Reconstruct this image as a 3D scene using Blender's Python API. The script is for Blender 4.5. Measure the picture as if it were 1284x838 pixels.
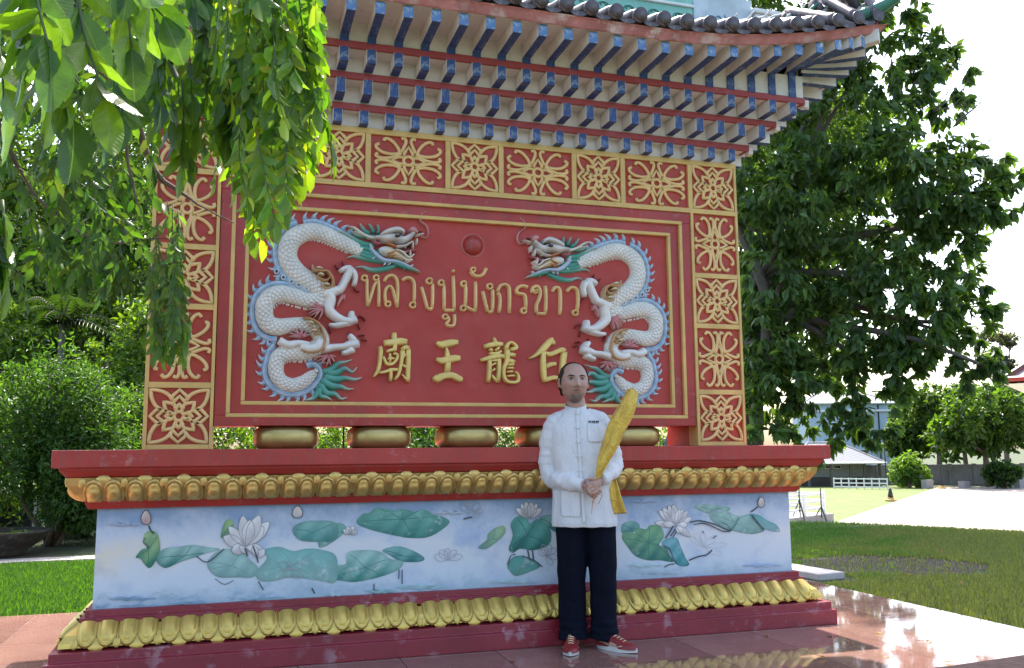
import bpy, math, random
import numpy as np
from mathutils import Vector, Matrix
random.seed(7); rng = np.random.default_rng(7)
sc = bpy.context.scene
for o in list(bpy.data.objects): bpy.data.objects.remove(o)
COL = sc.collection
S = 0.4                      # one design unit (a tenth of the screen wall's width) in metres
# ---------------------------------------------------------------- camera
F_PX, PITCH, YAW, ROLL = 1118.7, 0.1276, 0.3035, -0.0074
CAM = np.array([-3.7717, -14.091, -0.05])
FW = np.array([math.sin(YAW)*math.cos(PITCH), math.cos(YAW)*math.cos(PITCH), math.sin(PITCH)])
_r = np.array([math.cos(YAW), -math.sin(YAW), 0.0]); _u = np.cross(_r, FW)
RT = _r*math.cos(ROLL)+_u*math.sin(ROLL); UP = -_r*math.sin(ROLL)+_u*math.cos(ROLL)
cd = bpy.data.cameras.new('camera'); cam = bpy.data.objects.new('camera', cd); COL.objects.link(cam)
cd.sensor_width = 36; cd.lens = 36*F_PX/1284; cd.clip_start = 0.05; cd.clip_end = 2000
M = Matrix((( RT[0], UP[0], -FW[0]), (RT[1], UP[1], -FW[1]), (RT[2], UP[2], -FW[2]))).to_4x4()
M.translation = Vector(CAM*S); cam.matrix_world = M
sc.camera = cam
# ---------------------------------------------------------------- sky, sun, exposure
SUN_AZ, SUN_EL = math.radians(20), math.radians(58)
w = bpy.data.worlds.new("World"); sc.world = w; w.use_nodes = True
nt = w.node_tree; nt.nodes.clear()
sky = nt.nodes.new('ShaderNodeTexSky'); sky.sky_type = 'NISHITA'; sky.sun_disc = False
sky.sun_elevation = SUN_EL; sky.sun_rotation = SUN_AZ; sky.air_density = 1.0; sky.dust_density = 3.5; sky.ozone_density = .6
bg = nt.nodes.new('ShaderNodeBackground'); bg.inputs[1].default_value = 0.15
wo = nt.nodes.new('ShaderNodeOutputWorld')
nt.links.new(sky.outputs[0], bg.inputs[0]); nt.links.new(bg.outputs[0], wo.inputs[0])
sd = bpy.data.lights.new('sun', 'SUN'); sd.energy = 3.3; sd.angle = math.radians(0.5); sd.color = (1, .95, .86)
sun = bpy.data.objects.new('sun', sd); COL.objects.link(sun)
sdir = Vector((math.sin(SUN_AZ)*math.cos(SUN_EL), math.cos(SUN_AZ)*math.cos(SUN_EL), math.sin(SUN_EL)))
sun.rotation_euler = sdir.to_track_quat('Z', 'Y').to_euler(); sun.location = sdir*60
vs = sc.view_settings; vs.view_transform = 'Standard'; vs.look = 'None'; vs.gamma = 1; vs.use_curve_mapping = False
vs.exposure = 1.92

# ---------------------------------------------------------------- helpers
def ray(U, V):
    d = FW*F_PX+RT*(U-642)-UP*(V-419); return d
def W(U, V, y):              # photo pixel to the point of the plane y (units)
    d = ray(U, V); return CAM+d*((y-CAM[1])/d[1])
def G(U, V, z=-3.0):
    d = ray(U, V); return CAM+d*((z-CAM[2])/d[2])
def D(U, V, dist):           # photo pixel at a forward distance (units)
    d = ray(U, V); return CAM+d/F_PX*dist
def S3(t, a, b):
    t = min(1, max(0, (t-a)/(b-a))); return t*t*(3-2*t)

class MB:
    def __init__(s): s.v = []; s.f = []; s.c = []; s.usec = False
    def add(s, vs, fs, col=None):
        n = len(s.v); s.v += [tuple(p) for p in vs]; s.f += [tuple(i+n for i in f) for f in fs]
        if col is not None:
            s.usec = True
            if len(s.c) < n: s.c += [(1, 1, 1, 1)]*(n-len(s.c))
            if isinstance(col, list): s.c += [tuple(c)+(1,) if len(c) == 3 else tuple(c) for c in col]
            else: s.c += [tuple(col)+(1,)]*len(vs)
        return s
    def box(s, x0, x1, y0, y1, z0, z1, col=None):
        v = [(x, y, z) for z in (z0, z1) for y in (y0, y1) for x in (x0, x1)]
        return s.add(v, [(0, 2, 3, 1), (4, 5, 7, 6), (0, 1, 5, 4), (2, 6, 7, 3), (0, 4, 6, 2), (1, 3, 7, 5)], col)
    def rbox(s, c, sx, sy, sz, rz=0, col=None):
        ca, sa = math.cos(rz), math.sin(rz); v = []
        for z in (-sz/2, sz/2):
            for y in (-sy/2, sy/2):
                for x in (-sx/2, sx/2): v.append((c[0]+x*ca-y*sa, c[1]+x*sa+y*ca, c[2]+z))
        return s.add(v, [(0, 2, 3, 1), (4, 5, 7, 6), (0, 1, 5, 4), (2, 6, 7, 3), (0, 4, 6, 2), (1, 3, 7, 5)], col)
    def tube(s, pts, seg=8, col=None, cap=True, flat=1.0, fdir=None):
        P = [np.array(p[:3], float) for p in pts]; R = [p[3] for p in pts]; n = len(P); vs = []
        T = [P[min(i+1, n-1)]-P[max(i-1, 0)] for i in range(n)]; T = [t/(np.linalg.norm(t)+1e-9) for t in T]
        ref = np.array(fdir, float) if fdir is not None else (np.array([0, 0, 1.]) if abs(T[0][2]) < .9 else np.array([0, 1., 0]))
        for i in range(n):
            a = ref-T[i]*(ref@T[i]); a /= np.linalg.norm(a)+1e-9
            if fdir is None: ref = a
            b = np.cross(T[i], a)
            for k in range(seg):
                t = 2*math.pi*k/seg; vs.append(P[i]+R[i]*(a*math.cos(t)*flat+b*math.sin(t)))
        fs = [(i*seg+k, i*seg+(k+1) % seg, (i+1)*seg+(k+1) % seg, (i+1)*seg+k) for i in range(n-1) for k in range(seg)]
        if cap: fs += [tuple(range(seg))[::-1], tuple((n-1)*seg+k for k in range(seg))]
        return s.add(vs, fs, col)
    def grid(s, fn, nu, nv, col=None, wrap=False):
        vs = []; cs = []
        for j in range(nv):
            for i in range(nu):
                p = fn(i/(nu if wrap else nu-1), j/(nv-1)); vs.append(p[:3])
                if len(p) > 3: cs.append(p[3])
        m = nu if wrap else nu-1
        fs = [(j*nu+i, j*nu+(i+1) % nu, (j+1)*nu+(i+1) % nu, (j+1)*nu+i) for j in range(nv-1) for i in range(m)]
        return s.add(vs, fs, cs if cs else col)
    def ellipsoid(s, c, rx, ry, rz, nu=16, nv=10, col=None, p=1.0):
        def sp(a): return math.copysign(abs(a)**p, a)
        def fn(u, v):
            a = 2*math.pi*u; b = math.pi*(v-.5)
            return (c[0]+rx*sp(math.cos(a))*sp(math.cos(b)), c[1]+ry*sp(math.sin(a))*sp(math.cos(b)), c[2]+rz*sp(math.sin(b)))
        return s.grid(fn, nu, nv, col, wrap=True)
    def loft(s, prof, col=None, cx=0.0, T=1.15, hx=5.0):   # rectangular stepped loft: (offset, z) pairs round the wall
        vs = []
        for d, z in prof: vs += [(cx-hx-d, -d, z), (cx+hx+d, -d, z), (cx+hx+d, T+d, z), (cx-hx-d, T+d, z)]
        n = len(prof); fs = [(i*4+k, i*4+(k+1) % 4, (i+1)*4+(k+1) % 4, (i+1)*4+k) for i in range(n-1) for k in range(4)]
        fs += [(3, 2, 1, 0), tuple((n-1)*4+k for k in range(4))]
        return s.add(vs, fs, col)

def smooth_pts(pts, per=5):
    P = [np.array(p, float) for p in pts]; out = []
    if len(P) == 2: return [tuple(P[0]*(1-t)+P[1]*t) for t in np.linspace(0, 1, per+1)]
    Q = [2*P[0]-P[1]]+P+[2*P[-1]-P[-2]]
    for i in range(1, len(Q)-2):
        for k in range(per):
            t = k/per
            out.append(.5*((2*Q[i])+(-Q[i-1]+Q[i+1])*t+(2*Q[i-1]-5*Q[i]+4*Q[i+1]-Q[i+2])*t*t+(-Q[i-1]+3*Q[i]-3*Q[i+1]+Q[i+2])*t**3))
    out.append(P[-1]); return [tuple(p) for p in out]

ROOT = {}
def link(o, parent=None):
    COL.objects.link(o)
    if parent is not None: o.parent = parent
    return o
def tag(o, label=None, cat=None, group=None, kind=None):
    if label: o['label'] = label
    if cat: o['category'] = cat
    if group: o['group'] = group
    if kind: o['kind'] = kind
    return o
def thing(name, loc, label, cat, group=None, rz=0.0):       # loc in units
    o = bpy.data.objects.new(name, None); o.empty_display_size = .1
    o.location = Vector(loc)*S; o.rotation_euler = (0, 0, rz); link(o); ROOT[o.name] = Vector(loc)*S
    return tag(o, label, cat, group)
def root_of(p):
    while p is not None and p.parent is not None: p = p.parent
    return p
def part(name, mb, mat, parent=None, smooth=False, bevel=0.0, local=False, scale=S, mods=None, kind=None, label=None, seg=2, autosm=None):
    me = bpy.data.meshes.new(name)
    v = np.array(mb.v, float)*scale
    if parent is not None and not local:
        r = root_of(parent); L = r.location; v = v-np.array(L)
    me.from_pydata([tuple(p) for p in v], [], mb.f)
    if mb.usec:
        c = mb.c+[(1, 1, 1, 1)]*(len(mb.v)-len(mb.c))
        a = me.color_attributes.new('paint', 'FLOAT_COLOR', 'POINT'); a.data.foreach_set('color', np.array(c, np.float32).ravel())
    mats = mat if isinstance(mat, (list, tuple)) else [mat]
    for m in mats: me.materials.append(m)
    if smooth: me.polygons.foreach_set('use_smooth', [True]*len(me.polygons))
    me.update()
    o = bpy.data.objects.new(name, me); link(o, parent)
    if bevel:
        b = o.modifiers.new('bevel', 'BEVEL'); b.width = bevel; b.segments = seg; b.limit_method = 'ANGLE'; b.angle_limit = math.radians(40)
    if kind: o['kind'] = kind
    if label: o['label'] = label
    return o
def inst(src, parent, loc, rz=0.0, sc3=None, name=None):     # copy sharing mesh data; loc in units, world
    o = src.copy(); o.parent = parent; COL.objects.link(o)
    r = root_of(parent); o.location = Vector(loc)*S-r.location if r is not None else Vector(loc)*S
    o.rotation_euler = (0, 0, rz)
    if sc3: o.scale = sc3
    return o

# ---------------------------------------------------------------- materials
MATS = {}
def nodes(name):
    m = bpy.data.materials.new(name); m.use_nodes = True; n = m.node_tree; n.nodes.clear()
    out = n.nodes.new('ShaderNodeOutputMaterial'); p = n.nodes.new('ShaderNodeBsdfPrincipled')
    n.links.new(p.outputs[0], out.inputs[0]); return m, n, p, out
def ramp(n, src, stops):
    r = n.nodes.new('ShaderNodeValToRGB'); e = r.color_ramp.elements
    while len(e) < len(stops): e.new(0.5)
    for i, (pos, c) in enumerate(stops):
        e[i].position = pos; e[i].color = (c[0], c[1], c[2], 1) if not isinstance(c, (int, float)) else (c, c, c, 1)
    n.links.new(src, r.inputs[0]); return r.outputs[0]
def noise(n, scale, detail=6, rough=.6, vec=None, dist=0.0):
    t = n.nodes.new('ShaderNodeTexNoise'); t.inputs['Scale'].default_value = scale; t.inputs['Detail'].default_value = detail
    t.inputs['Roughness'].default_value = rough; t.inputs['Distortion'].default_value = dist
    if vec is None: vec = coords(n)
    n.links.new(vec, t.inputs['Vector']); return t.outputs['Fac']
def coords(n, kind='Object', sc3=None):
    k = n.nodes.get('tc') or n.nodes.new('ShaderNodeTexCoord'); k.name = 'tc'; v = k.outputs[kind]
    if sc3:
        mp = n.nodes.new('ShaderNodeMapping'); mp.inputs['Scale'].default_value = sc3; n.links.new(v, mp.inputs[0]); v = mp.outputs[0]
    return v
def mix(n, fac, a, b, mode='MIX'):
    x = n.nodes.new('ShaderNodeMix'); x.data_type = 'RGBA'; x.blend_type = mode
    for i, s in ((0, fac), (6, a), (7, b)):
        if isinstance(s, (int, float)): x.inputs[i].default_value = s
        elif isinstance(s, tuple): x.inputs[i].default_value = (s[0], s[1], s[2], 1)
        else: n.links.new(s, x.inputs[i])
    return x.outputs[2]
def math_(n, op, a, b=0.0, c=None):
    x = n.nodes.new('ShaderNodeMath'); x.operation = op
    for i, s in enumerate((a, b) if c is None else (a, b, c)):
        if isinstance(s, (int, float)): x.inputs[i].default_value = s
        else: n.links.new(s, x.inputs[i])
    return x.outputs[0]
def bump(n, p, h, strength=.3, dist=.01):
    b = n.nodes.new('ShaderNodeBump'); b.inputs['Strength'].default_value = strength; b.inputs['Distance'].default_value = dist
    n.links.new(h, b.inputs['Height']); n.links.new(b.outputs[0], p.inputs['Normal'])
def paint(name, col, rough=.55, var=.25, wear=0.0, wearcol=(.62, .55, .5), metal=0.0, nscale=6, bmp=.15, bscale=60, attr=False, spec=.5, wearscale=14, streak=0.0):
    m, n, p, out = nodes(name)
    v = coords(n)
    base = None
    if attr:
        a = n.nodes.new('ShaderNodeAttribute'); a.attribute_name = 'paint'; base = a.outputs['Color']
        if col is not None: base = mix(n, 1.0, base, col, 'MULTIPLY')
    else: base = mix(n, 0.0, col, col)
    f = noise(n, nscale, 5)
    k = ramp(n, f, [(.25, 1-var), (.75, 1+var*.6)])
    c = mix(n, 1.0, base, k, 'MULTIPLY')
    if streak:
        f3 = noise(n, 5, 4, .6, coords(n, sc3=(6, 6, .5))); c = mix(n, math_(n, 'MULTIPLY', ramp(n, f3, [(.5, 0), (.75, 1)]), streak), c, (.12, .09, .08))
    if wear:
        f2 = noise(n, wearscale, 9, .72); wmask = ramp(n, f2, [(.60-wear*.1, 0), (.66-wear*.05, 1)])
        f4 = noise(n, 2.3, 3); wm = math_(n, 'MULTIPLY', wmask, ramp(n, f4, [(.40, 0.0), (.62, 1)]))
        c = mix(n, math_(n, 'MULTIPLY', wm, min(1, wear)), c, wearcol)
    n.links.new(c, p.inputs['Base Color']); p.inputs['Roughness'].default_value = rough; p.inputs['Metallic'].default_value = metal
    p.inputs['Specular IOR Level'].default_value = spec
    rr = ramp(n, noise(n, nscale*3, 4), [(.3, max(.02, rough-.1)), (.7, min(1, rough+.12))]); n.links.new(rr, p.inputs['Roughness'])
    bump(n, p, noise(n, bscale, 6), bmp, .004)
    MATS[name] = m; return m
RED = paint('red_paint', (.40, .034, .024), .42, .22, .35, (.50, .30, .29), nscale=3, wearscale=17, streak=.4)
REDB = paint('red_tile_paint', (.42, .042, .020), .5, .18, .15, (.45, .2, .18), nscale=4)
REDF = paint('red_field_paint', (.44, .048, .034), .6, .16, .25, (.46, .17, .18), nscale=2.2, wearscale=4, streak=.1)
REDP = paint('plum_red_paint', (.24, .020, .032), .33, .25, .45, (.52, .38, .4), nscale=3, wearscale=9)
REDW = paint('worn_red_plaster', (.50, .20, .19), .75, .35, 1.0, (.68, .6, .58), nscale=8, wearscale=7)
REDBM = paint('beam_red_paint', (.34, .048, .048), .5, .15, .4, (.45, .2, .2), nscale=4)
CREAM = paint('cream_plaster', (.74, .715, .67), .8, .16, .4, (.36, .31, .26), nscale=5, bmp=.25)
BLUE = paint('blue_paint', (.030, .075, .24), .5, .3, .75, (.33, .42, .5), nscale=9, wearscale=20)
BLUEL = paint('lit_blue_paint', (.10, .22, .46), .55, .3, 1.0, (.55, .62, .62), nscale=12, wearscale=26)  # rafter-end blue, lightened for light on the faces; pale flecks are wear
GOLDP = paint('gold_strip_paint', (.68, .45, .14), .5, .22, .3, (.66, .52, .36), nscale=6, wearscale=18)
GOLDL = paint('gold_relief_paint', (.80, .54, .22), .45, .2, .3, (.75, .6, .45), nscale=8)
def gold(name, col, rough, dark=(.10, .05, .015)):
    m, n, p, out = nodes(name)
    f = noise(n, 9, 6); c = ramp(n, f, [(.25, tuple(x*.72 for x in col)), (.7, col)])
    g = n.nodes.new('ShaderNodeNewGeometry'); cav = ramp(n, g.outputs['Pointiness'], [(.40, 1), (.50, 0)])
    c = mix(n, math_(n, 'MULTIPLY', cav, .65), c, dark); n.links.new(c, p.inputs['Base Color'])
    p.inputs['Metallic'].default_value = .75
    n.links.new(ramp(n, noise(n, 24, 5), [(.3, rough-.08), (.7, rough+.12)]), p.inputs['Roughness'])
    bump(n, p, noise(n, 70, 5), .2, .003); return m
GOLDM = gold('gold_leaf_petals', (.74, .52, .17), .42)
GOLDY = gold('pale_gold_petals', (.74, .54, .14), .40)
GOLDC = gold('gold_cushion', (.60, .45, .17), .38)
TILE = paint('grey_brown_glazed_tile', (.085, .07, .078), .45, .35, .5, (.3, .27, .27), nscale=14)
TEAL = paint('turquoise_ridge_paint', (.22, .50, .42), .6, .2, .6, (.6, .62, .58), nscale=6)
TEALD = paint('green_ridge_glaze', (.05, .20, .14), .4, .3, .3, (.3, .4, .35), nscale=8)
PALEB = paint('pale_blue_ridge_paint', (.50, .58, .62), .6, .25, .9, (.30, .38, .45), nscale=6, wearscale=7)
WHITEP = paint('white_paint', (.72, .72, .70), .6, .12, .3, (.4, .38, .36), nscale=5)
ATTR = paint('painted_relief', None, .5, .16, 0, attr=True, nscale=10, bmp=.2, bscale=40)
ATTRM = paint('mural_paint', None, .65, .22, .55, (.70, .72, .74), attr=True, nscale=7, wearscale=16, bmp=.1)
PINKL = paint('pink_line', (.55, .22, .2), .6)
DARK = paint('dark_metal', (.02, .02, .022), .45, .2)
# ================================================================ the sign wall on its lotus pedestal
T = 1.15
wall = thing('sign_wall', (0, .57, -3), 'red and gold temple sign wall with two white dragons, on a lotus pedestal under a tiled roof', 'sign wall')
m = MB()
m.loft([(1.0, -3.0), (1.0, -2.765), (.94, -2.755), (.94, -2.64), (.60, -2.62), (.56, -2.36)]); part('plinth', m, REDP, wall, bevel=.004)
m = MB(); m.loft([(.56, -2.355), (.64, -2.335), (.64, -2.262), (.58, -2.258), (.58, -2.172), (.505, -2.17)]); part('lower_moulding', m, REDP, wall, bevel=.003)
m = MB(); m.loft([(.505, -.83), (.60, -.828), (.66, -.71), (.60, -.705)]); part('upper_moulding', m, RED, wall, bevel=.003)
m = MB(); m.loft([(.60, -.395), (.86, -.392), (.94, -.30), (.94, -.268), (1.02, -.262), (1.02, -.03), (.3, -.028)]); part('ledge', m, RED, wall, bevel=.005)
m = MB(); m.loft([(.5, -2.17), (.5, -.83)]); 
# mural ground paint: pale blue wash with a warm left end and dark blue smudges at the foot
def mural_ground():
    m_, n, p, out = nodes('mural_ground'); v = coords(n); s = n.nodes.new('ShaderNodeSeparateXYZ'); n.links.new(v, s.inputs[0])
    z = math_(n, 'SUBTRACT', s.outputs[2], .33); z = math_(n, 'DIVIDE', z, .54)
    zz = math_(n, 'ADD', z, math_(n, 'MULTIPLY', math_(n, 'SUBTRACT', noise(n, 3.2, 9, .7), .5), .95))
    c = ramp(n, zz, [(.0, (.38, .50, .58)), (.18, (.58, .66, .72)), (.5, (.68, .70, .71)), (.72, (.52, .60, .70)), (.95, (.24, .36, .52))])
    xl = ramp(n, math_(n, 'MULTIPLY', math_(n, 'ADD', s.outputs[0], 2.25), 1.2), [(0, 1), (.6, 0)])
    mid = ramp(n, zz, [(.3, 0), (.5, 1), (.7, 0)])
    c = mix(n, math_(n, 'MULTIPLY', math_(n, 'MULTIPLY', xl, mid), 1.0), c, (.72, .66, .50))
    sm = ramp(n, noise(n, 9, 10, .75, coords(n, sc3=(1, 1, 2.2))), [(.50, 0), (.60, 1)])
    low = ramp(n, z, [(.02, 1), (.20, 0)]); xl2 = ramp(n, math_(n, 'MULTIPLY', math_(n, 'ADD', s.outputs[0], 2.3), .5), [(0, 1), (.75, 0)])
    c = mix(n, math_(n, 'MULTIPLY', math_(n, 'MULTIPLY', sm, low), math_(n, 'ADD', .25, math_(n, 'MULTIPLY', xl2, .6))), c, (.13, .24, .36))
    bl = ramp(n, noise(n, 3.2, 5), [(.52, 0), (.68, 1)]); c = mix(n, math_(n, 'MULTIPLY', bl, .6), c, (.30, .42, .62))
    n.links.new(c, p.inputs['Base Color']); p.inputs['Roughness'].default_value = .55; bump(n, p, noise(n, 40, 6), .12, .004)
    return m_
panel = part('mural_panel', m, mural_ground(), wall)

# ---- lotus petal bands
def petal_mesh(up):
    m = MB(); sg = 1 if up else -1
    def P(v):           # profile of the band from its root (v=0) to the tips
        a = v*math.pi/2
        if up: return np.array([0, -.64-.24*math.sin(a), -.70+.29*v])
        return np.array([0, -.62-.25*math.sin(a*.9), -2.335-.275*v])
    nrm = np.array([0, -.78, -.62*sg])
    for cx in (-.122, .122):
        def fn(u, v):
            uu = 2*u-1; vv = v
            wdt = 1.0 if vv < .36 else math.sqrt(max(0, 1-((vv-.36)/.64)**2))
            x = cx+uu*.134*wdt
            r = math.sqrt(uu*uu*wdt*wdt+(0 if vv < .36 else ((vv-.36)/.64)**2))
            h = .052*math.sqrt(max(0, 1-min(1, r)**7))
            groove = -.030*math.exp(-((r-.74)/.075)**2)
            if up:
                d = math.hypot(uu*.125, (vv-.34)*.29); bulb = .050*max(0, 1-(d/.086)**2)**.5 if d < .086 else 0
            else:
                e = math.hypot(uu*wdt/.64, max(0, (vv-.28)/.44)); bulb = .030*max(0, 1-e**2.2)**.7 if e < 1 else 0
            q = P(vv)+nrm*(h+groove+bulb); return (x, q[1], q[2])
        m.grid(fn, 17, 18)
    # pointed back petal between the two lobes and the little beads at the unit's ends
    for (x0, hw, v0, v1, off) in ((0, .17, .60, 1.20, .002), (-.26, .050, .7, 1.08, .02), (.26, .050, .7, 1.08, .02)):
        def fn2(u, v):
            uu = 2*u-1; t = v0+(v1-v0)*v; wd = (1-v)**.55 if x0 == 0 else math.sqrt(max(0, 1-v*v))
            q = P(min(1.25, t)); k = (off+(.03 if x0 else .02)*(1-uu*uu)*(1-v*.6))
            q = q+nrm*k; return (x0+uu*hw*wd, q[1], q[2])
        m.grid(fn2, 9, 8)
    return m
def petal_band(name, up, mat):
    b = MB()
    if up: b.loft([(.60, -.708), (.64, -.70), (.76, -.62), (.84, -.50), (.86, -.40), (.60, -.398)])
    else: b.loft([(.56, -2.61), (.85, -2.60), (.84, -2.54), (.78, -2.45), (.66, -2.36), (.56, -2.355)])
    band = part(name, b, mat, wall, smooth=False)
    pm = petal_mesh(up); src = None
    off = .0
    def place(x, y, rz, s3=None):
        nonlocal src
        if src is None:
            src = part('lotus_petal', pm, mat, band, smooth=True, local=True)
            r = wall.location; src.location = Vector((x, y, 0))*S-r; src.rotation_euler = (0, 0, rz)
            return src
        j = rng.normal(size=4); q = s3 or (1, 1, 1); o = inst(src, band, (x+.006*j[0], y, 0), rz+.012*j[1], (q[0]*(1+.02*j[2]), q[1]*(1+.012*j[3]), 1)); return o
    n = 22; pitch = 11.3/n
    for k in range(n): place(-5.65+pitch*(k+.5), 0, 0)
    ns = 4; ps = (T+1.3)/ns
    for k in range(ns):
        yy = -.65+ps*(k+.5)
        place(5, yy, math.pi/2); place(-5, yy, -math.pi/2)
    for k in range(n): place(-5.65+pitch*(k+.5), T, math.pi)
    for sx in (-1, 1): place(sx*4.88, .12, sx*math.pi/4, (.62, 1, 1)); place(sx*4.88, T-.12, sx*math.pi*3/4, (.62, 1, 1))
    return band
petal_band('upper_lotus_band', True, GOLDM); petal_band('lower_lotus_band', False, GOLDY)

# ---- gold cushions between the ledge and the frame
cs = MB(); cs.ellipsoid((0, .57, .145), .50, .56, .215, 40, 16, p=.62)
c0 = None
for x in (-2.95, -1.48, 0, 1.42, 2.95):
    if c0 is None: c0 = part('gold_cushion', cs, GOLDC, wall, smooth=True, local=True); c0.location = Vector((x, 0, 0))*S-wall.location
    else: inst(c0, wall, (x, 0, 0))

# ---- columns, frieze, relief tiles
A_, B_ = .918, 1.183; H_ = 3*A_+2*B_
def relief_strokes(kind, w, h):
    st = []
    if kind == 'rosette':
        base = [([(.22, .58), (.38, .80), (.66, .95), (1.0, 1.0), (.95, .66), (.80, .38), (.58, .22)], 1),
                ([(-.26, .60), (-.25, .76), (0, 1.0), (.25, .76), (.26, .60)], 0), ([(-.21, .40), (-.2, .54), (0, .75), (.2, .54), (.21, .40)], 0),
                ([(.12, .27), (.2, .45), (.53, .53), (.45, .2), (.27, .12)], 1), ([(-.09, .18), (-.1, .30), (0, .46), (.1, .30), (.09, .18)], 1)]
        for pts, smo in base:
            for k in range(4):
                a = -math.pi/2*k; ca, sa = math.cos(a), math.sin(a)
                q = [(x*ca-y*sa, x*sa+y*ca) for x, y in pts]
                if smo:
                    mid = len(q)//2; q = smooth_pts(q[:mid+1], 4)[:-1]+smooth_pts(q[mid:], 4)
                st.append(([(x*w*.425, y*h*.425) for x, y in q], .031))
        st.append(([(w*.070*math.cos(t), w*.070*math.sin(t)) for t in np.linspace(0, 2*math.pi, 17)], .029))
    else:
        qs = [[(.94, .76), (.90, .87), (.72, .85), (.5, .66), (.35, .35), (.57, .24), (.94, .27), (1.17, .40), (1.24, .55), (1.12, .64)],
              [(.28, .30), (.5, .15), (.83, .05), (1.1, .05), (1.24, .13), (1.18, .24)], [(.28, .34), (.18, .56), (.10, .80), (.15, .95), (.28, .92)]]
        L = max(w, h); sh = min(w, h); kx, ky = L*.405/1.24, sh*.415/.95
        pr = []
        for q in qs:
            for sx in (1, -1):
                for sy in (1, -1): pr.append([(x*sx, y*sy) for x, y in smooth_pts(q, 4)])
        for sy in (1, -1): pr.append([(-.17, .2*sy), (-.16, .32*sy), (0, .58*sy), (.16, .32*sy), (.17, .2*sy)])
        for sx in (1, -1): pr.append([(.18*sx, .14), (.38*sx, .14), (.62*sx, 0), (.38*sx, -.14), (.18*sx, -.14)])
        pr.append([(.19*math.cos(t), .19*math.sin(t)*.95) for t in np.linspace(0, 2*math.pi, 17)])
        for q in pr:
            q = [(x*kx, y*ky) for x, y in q]
            if h > w: q = [(y, x) for x, y in q]
            st.append((q, .030))
    return st
SRC = {}
def relief_tile(kind, parent, cx, cz, w, h):
    key = (kind, round(w, 3), round(h, 3))
    w2, h2 = w-.085, h-.085
    if key not in SRC:
        t = MB(); t.box(-w2/2, w2/2, -.002, .12, -h2/2, h2/2)
        a = part('ornament_tile', t, REDB, parent, local=True); a.location = Vector((cx, .02, cz))*S-wall.location
        r = MB()
        for pts, rad in relief_strokes(kind, w, h):
            r.tube([(x, -.012, z, rad) for x, z in pts], 6)
        b = part('gold_'+kind, r, GOLDL, parent, smooth=True, local=True); b.location = Vector((cx, .01, cz))*S-wall.location
        SRC[key] = (a, b)
    else:
        a, b = SRC[key]; inst(a, parent, (cx, .02, cz)); inst(b, parent, (cx, .01, cz))
for sx in (-1, 1):
    m = MB(); x0, x1 = (4.05, 5.0) if sx > 0 else (-5.0, -4.05)
    m.box(x0+.002, x1-.002, .03, T, -.028, 4.2)
    col = part('column', m, RED, wall)
    g = MB(); s = .043
    g.box(x0-.012, x0+s, -.03, .3, -.026, 4.2+.0); g.box(x1-s, x1+.006, -.03, .35, -.026, 4.2)
    zz = 0.0
    for i, hh in enumerate((A_, B_, A_, B_)):
        za = zz-.026 if i == 0 else zz-s
        g.box(x0+s, x1-s, -.026, .1, za, zz+s)
        relief_tile('rosette' if i % 2 == 0 else 'scroll', col, (x0+x1)/2, zz+hh/2, .95, hh); zz += hh
    part('gold_strip', g, GOLDP, col, bevel=.002)
m = MB(); m.box(-5.0+.002, 5.0-.002, .035, T, 4.203, 5.12)
fr = part('frieze', m, RED, wall)
g = MB(); s = .043; g.box(-5.006, 5.006, -.033, .3, 4.203-s, 4.203+s); g.box(-5.006, 5.006, -.033, .3, 5.12-s*1.3, 5.155)
xs = [-5, -4.05]; Sx = .926; Lx = (10-1.9-3*Sx)/4
kinds = ['rosette']; wd = [.95]; x = -4.05
for i in range(7):
    w_ = Lx if i % 2 == 0 else Sx; wd.append(w_); kinds.append('scroll' if i % 2 == 0 else 'rosette')
wd.append(.95); kinds.append('rosette'); x = -5.0
for i, (w_, k_) in enumerate(zip(wd, kinds)):
    relief_tile(k_, fr, x+w_/2, 4.203+A_/2, w_, A_)
    xa = x-s if i else x-.004
    g.box(xa, x+s, -.029, .1, 4.203+s, 5.12-s*1.3); x += w_
g.box(x-s, x+.004, -.029, .1, 4.203+s, 5.12-s*1.3)
part('gold_strip', g, GOLDP, fr, bevel=.002)

GOLDG = paint('yellow_gold_glyph_paint', (.76, .56, .17), .42, .25, .4, (.72, .62, .42), metal=.15, nscale=9)
# ---- framed field
m = MB()
def frame(mb, xo, zo0, zo1, xi, zi0, zi1, y0, y1):
    mb.box(-xo, xo, y0, y1, zo0, zi0); mb.box(-xo, xo, y0, y1, zi1, zo1)
    mb.box(-xo, -xi, y0, y1, zi0, zi1); mb.box(xi, xo, y0, y1, zi0, zi1)
frame(m, 4.036, .32, 4.158, 3.84, .475, 3.965, .0, T-.1); part('outer_frame', m, RED, wall, bevel=.003)
m = MB(); frame(m, 3.84, .475, 3.965, 3.63, .665, 3.75, .055, T-.2); part('inner_frame', m, RED, wall)
m = MB(); m.box(-3.63, 3.63, .12, T-.3, .665, 3.75); field = part('field_panel', m, REDF, wall)
def gold_rect(x, z0, z1, y, r, name='gold_moulding'):
    for a, b in (((-x, z0), (x, z0)), ((-x, z1), (x, z1)), ((-x, z0), (-x, z1)), ((x, z0), (x, z1))):
        g = MB(); hz = a[1] == b[1]
        e = r*1.0
        if hz: g.box(a[0]-e, b[0]+e, y-.03, y+.06, a[1]-r, a[1]+r)
        else: g.box(a[0]-r, a[0]+r, y-.027, y+.06, a[1]+r*.98, b[1]-r*.98)
        part(name, g, GOLDP, wall, bevel=.005)
gold_rect(3.84, .475, 3.965, .02, .030); gold_rect(3.63, .665, 3.75, .075, .030)
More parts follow.
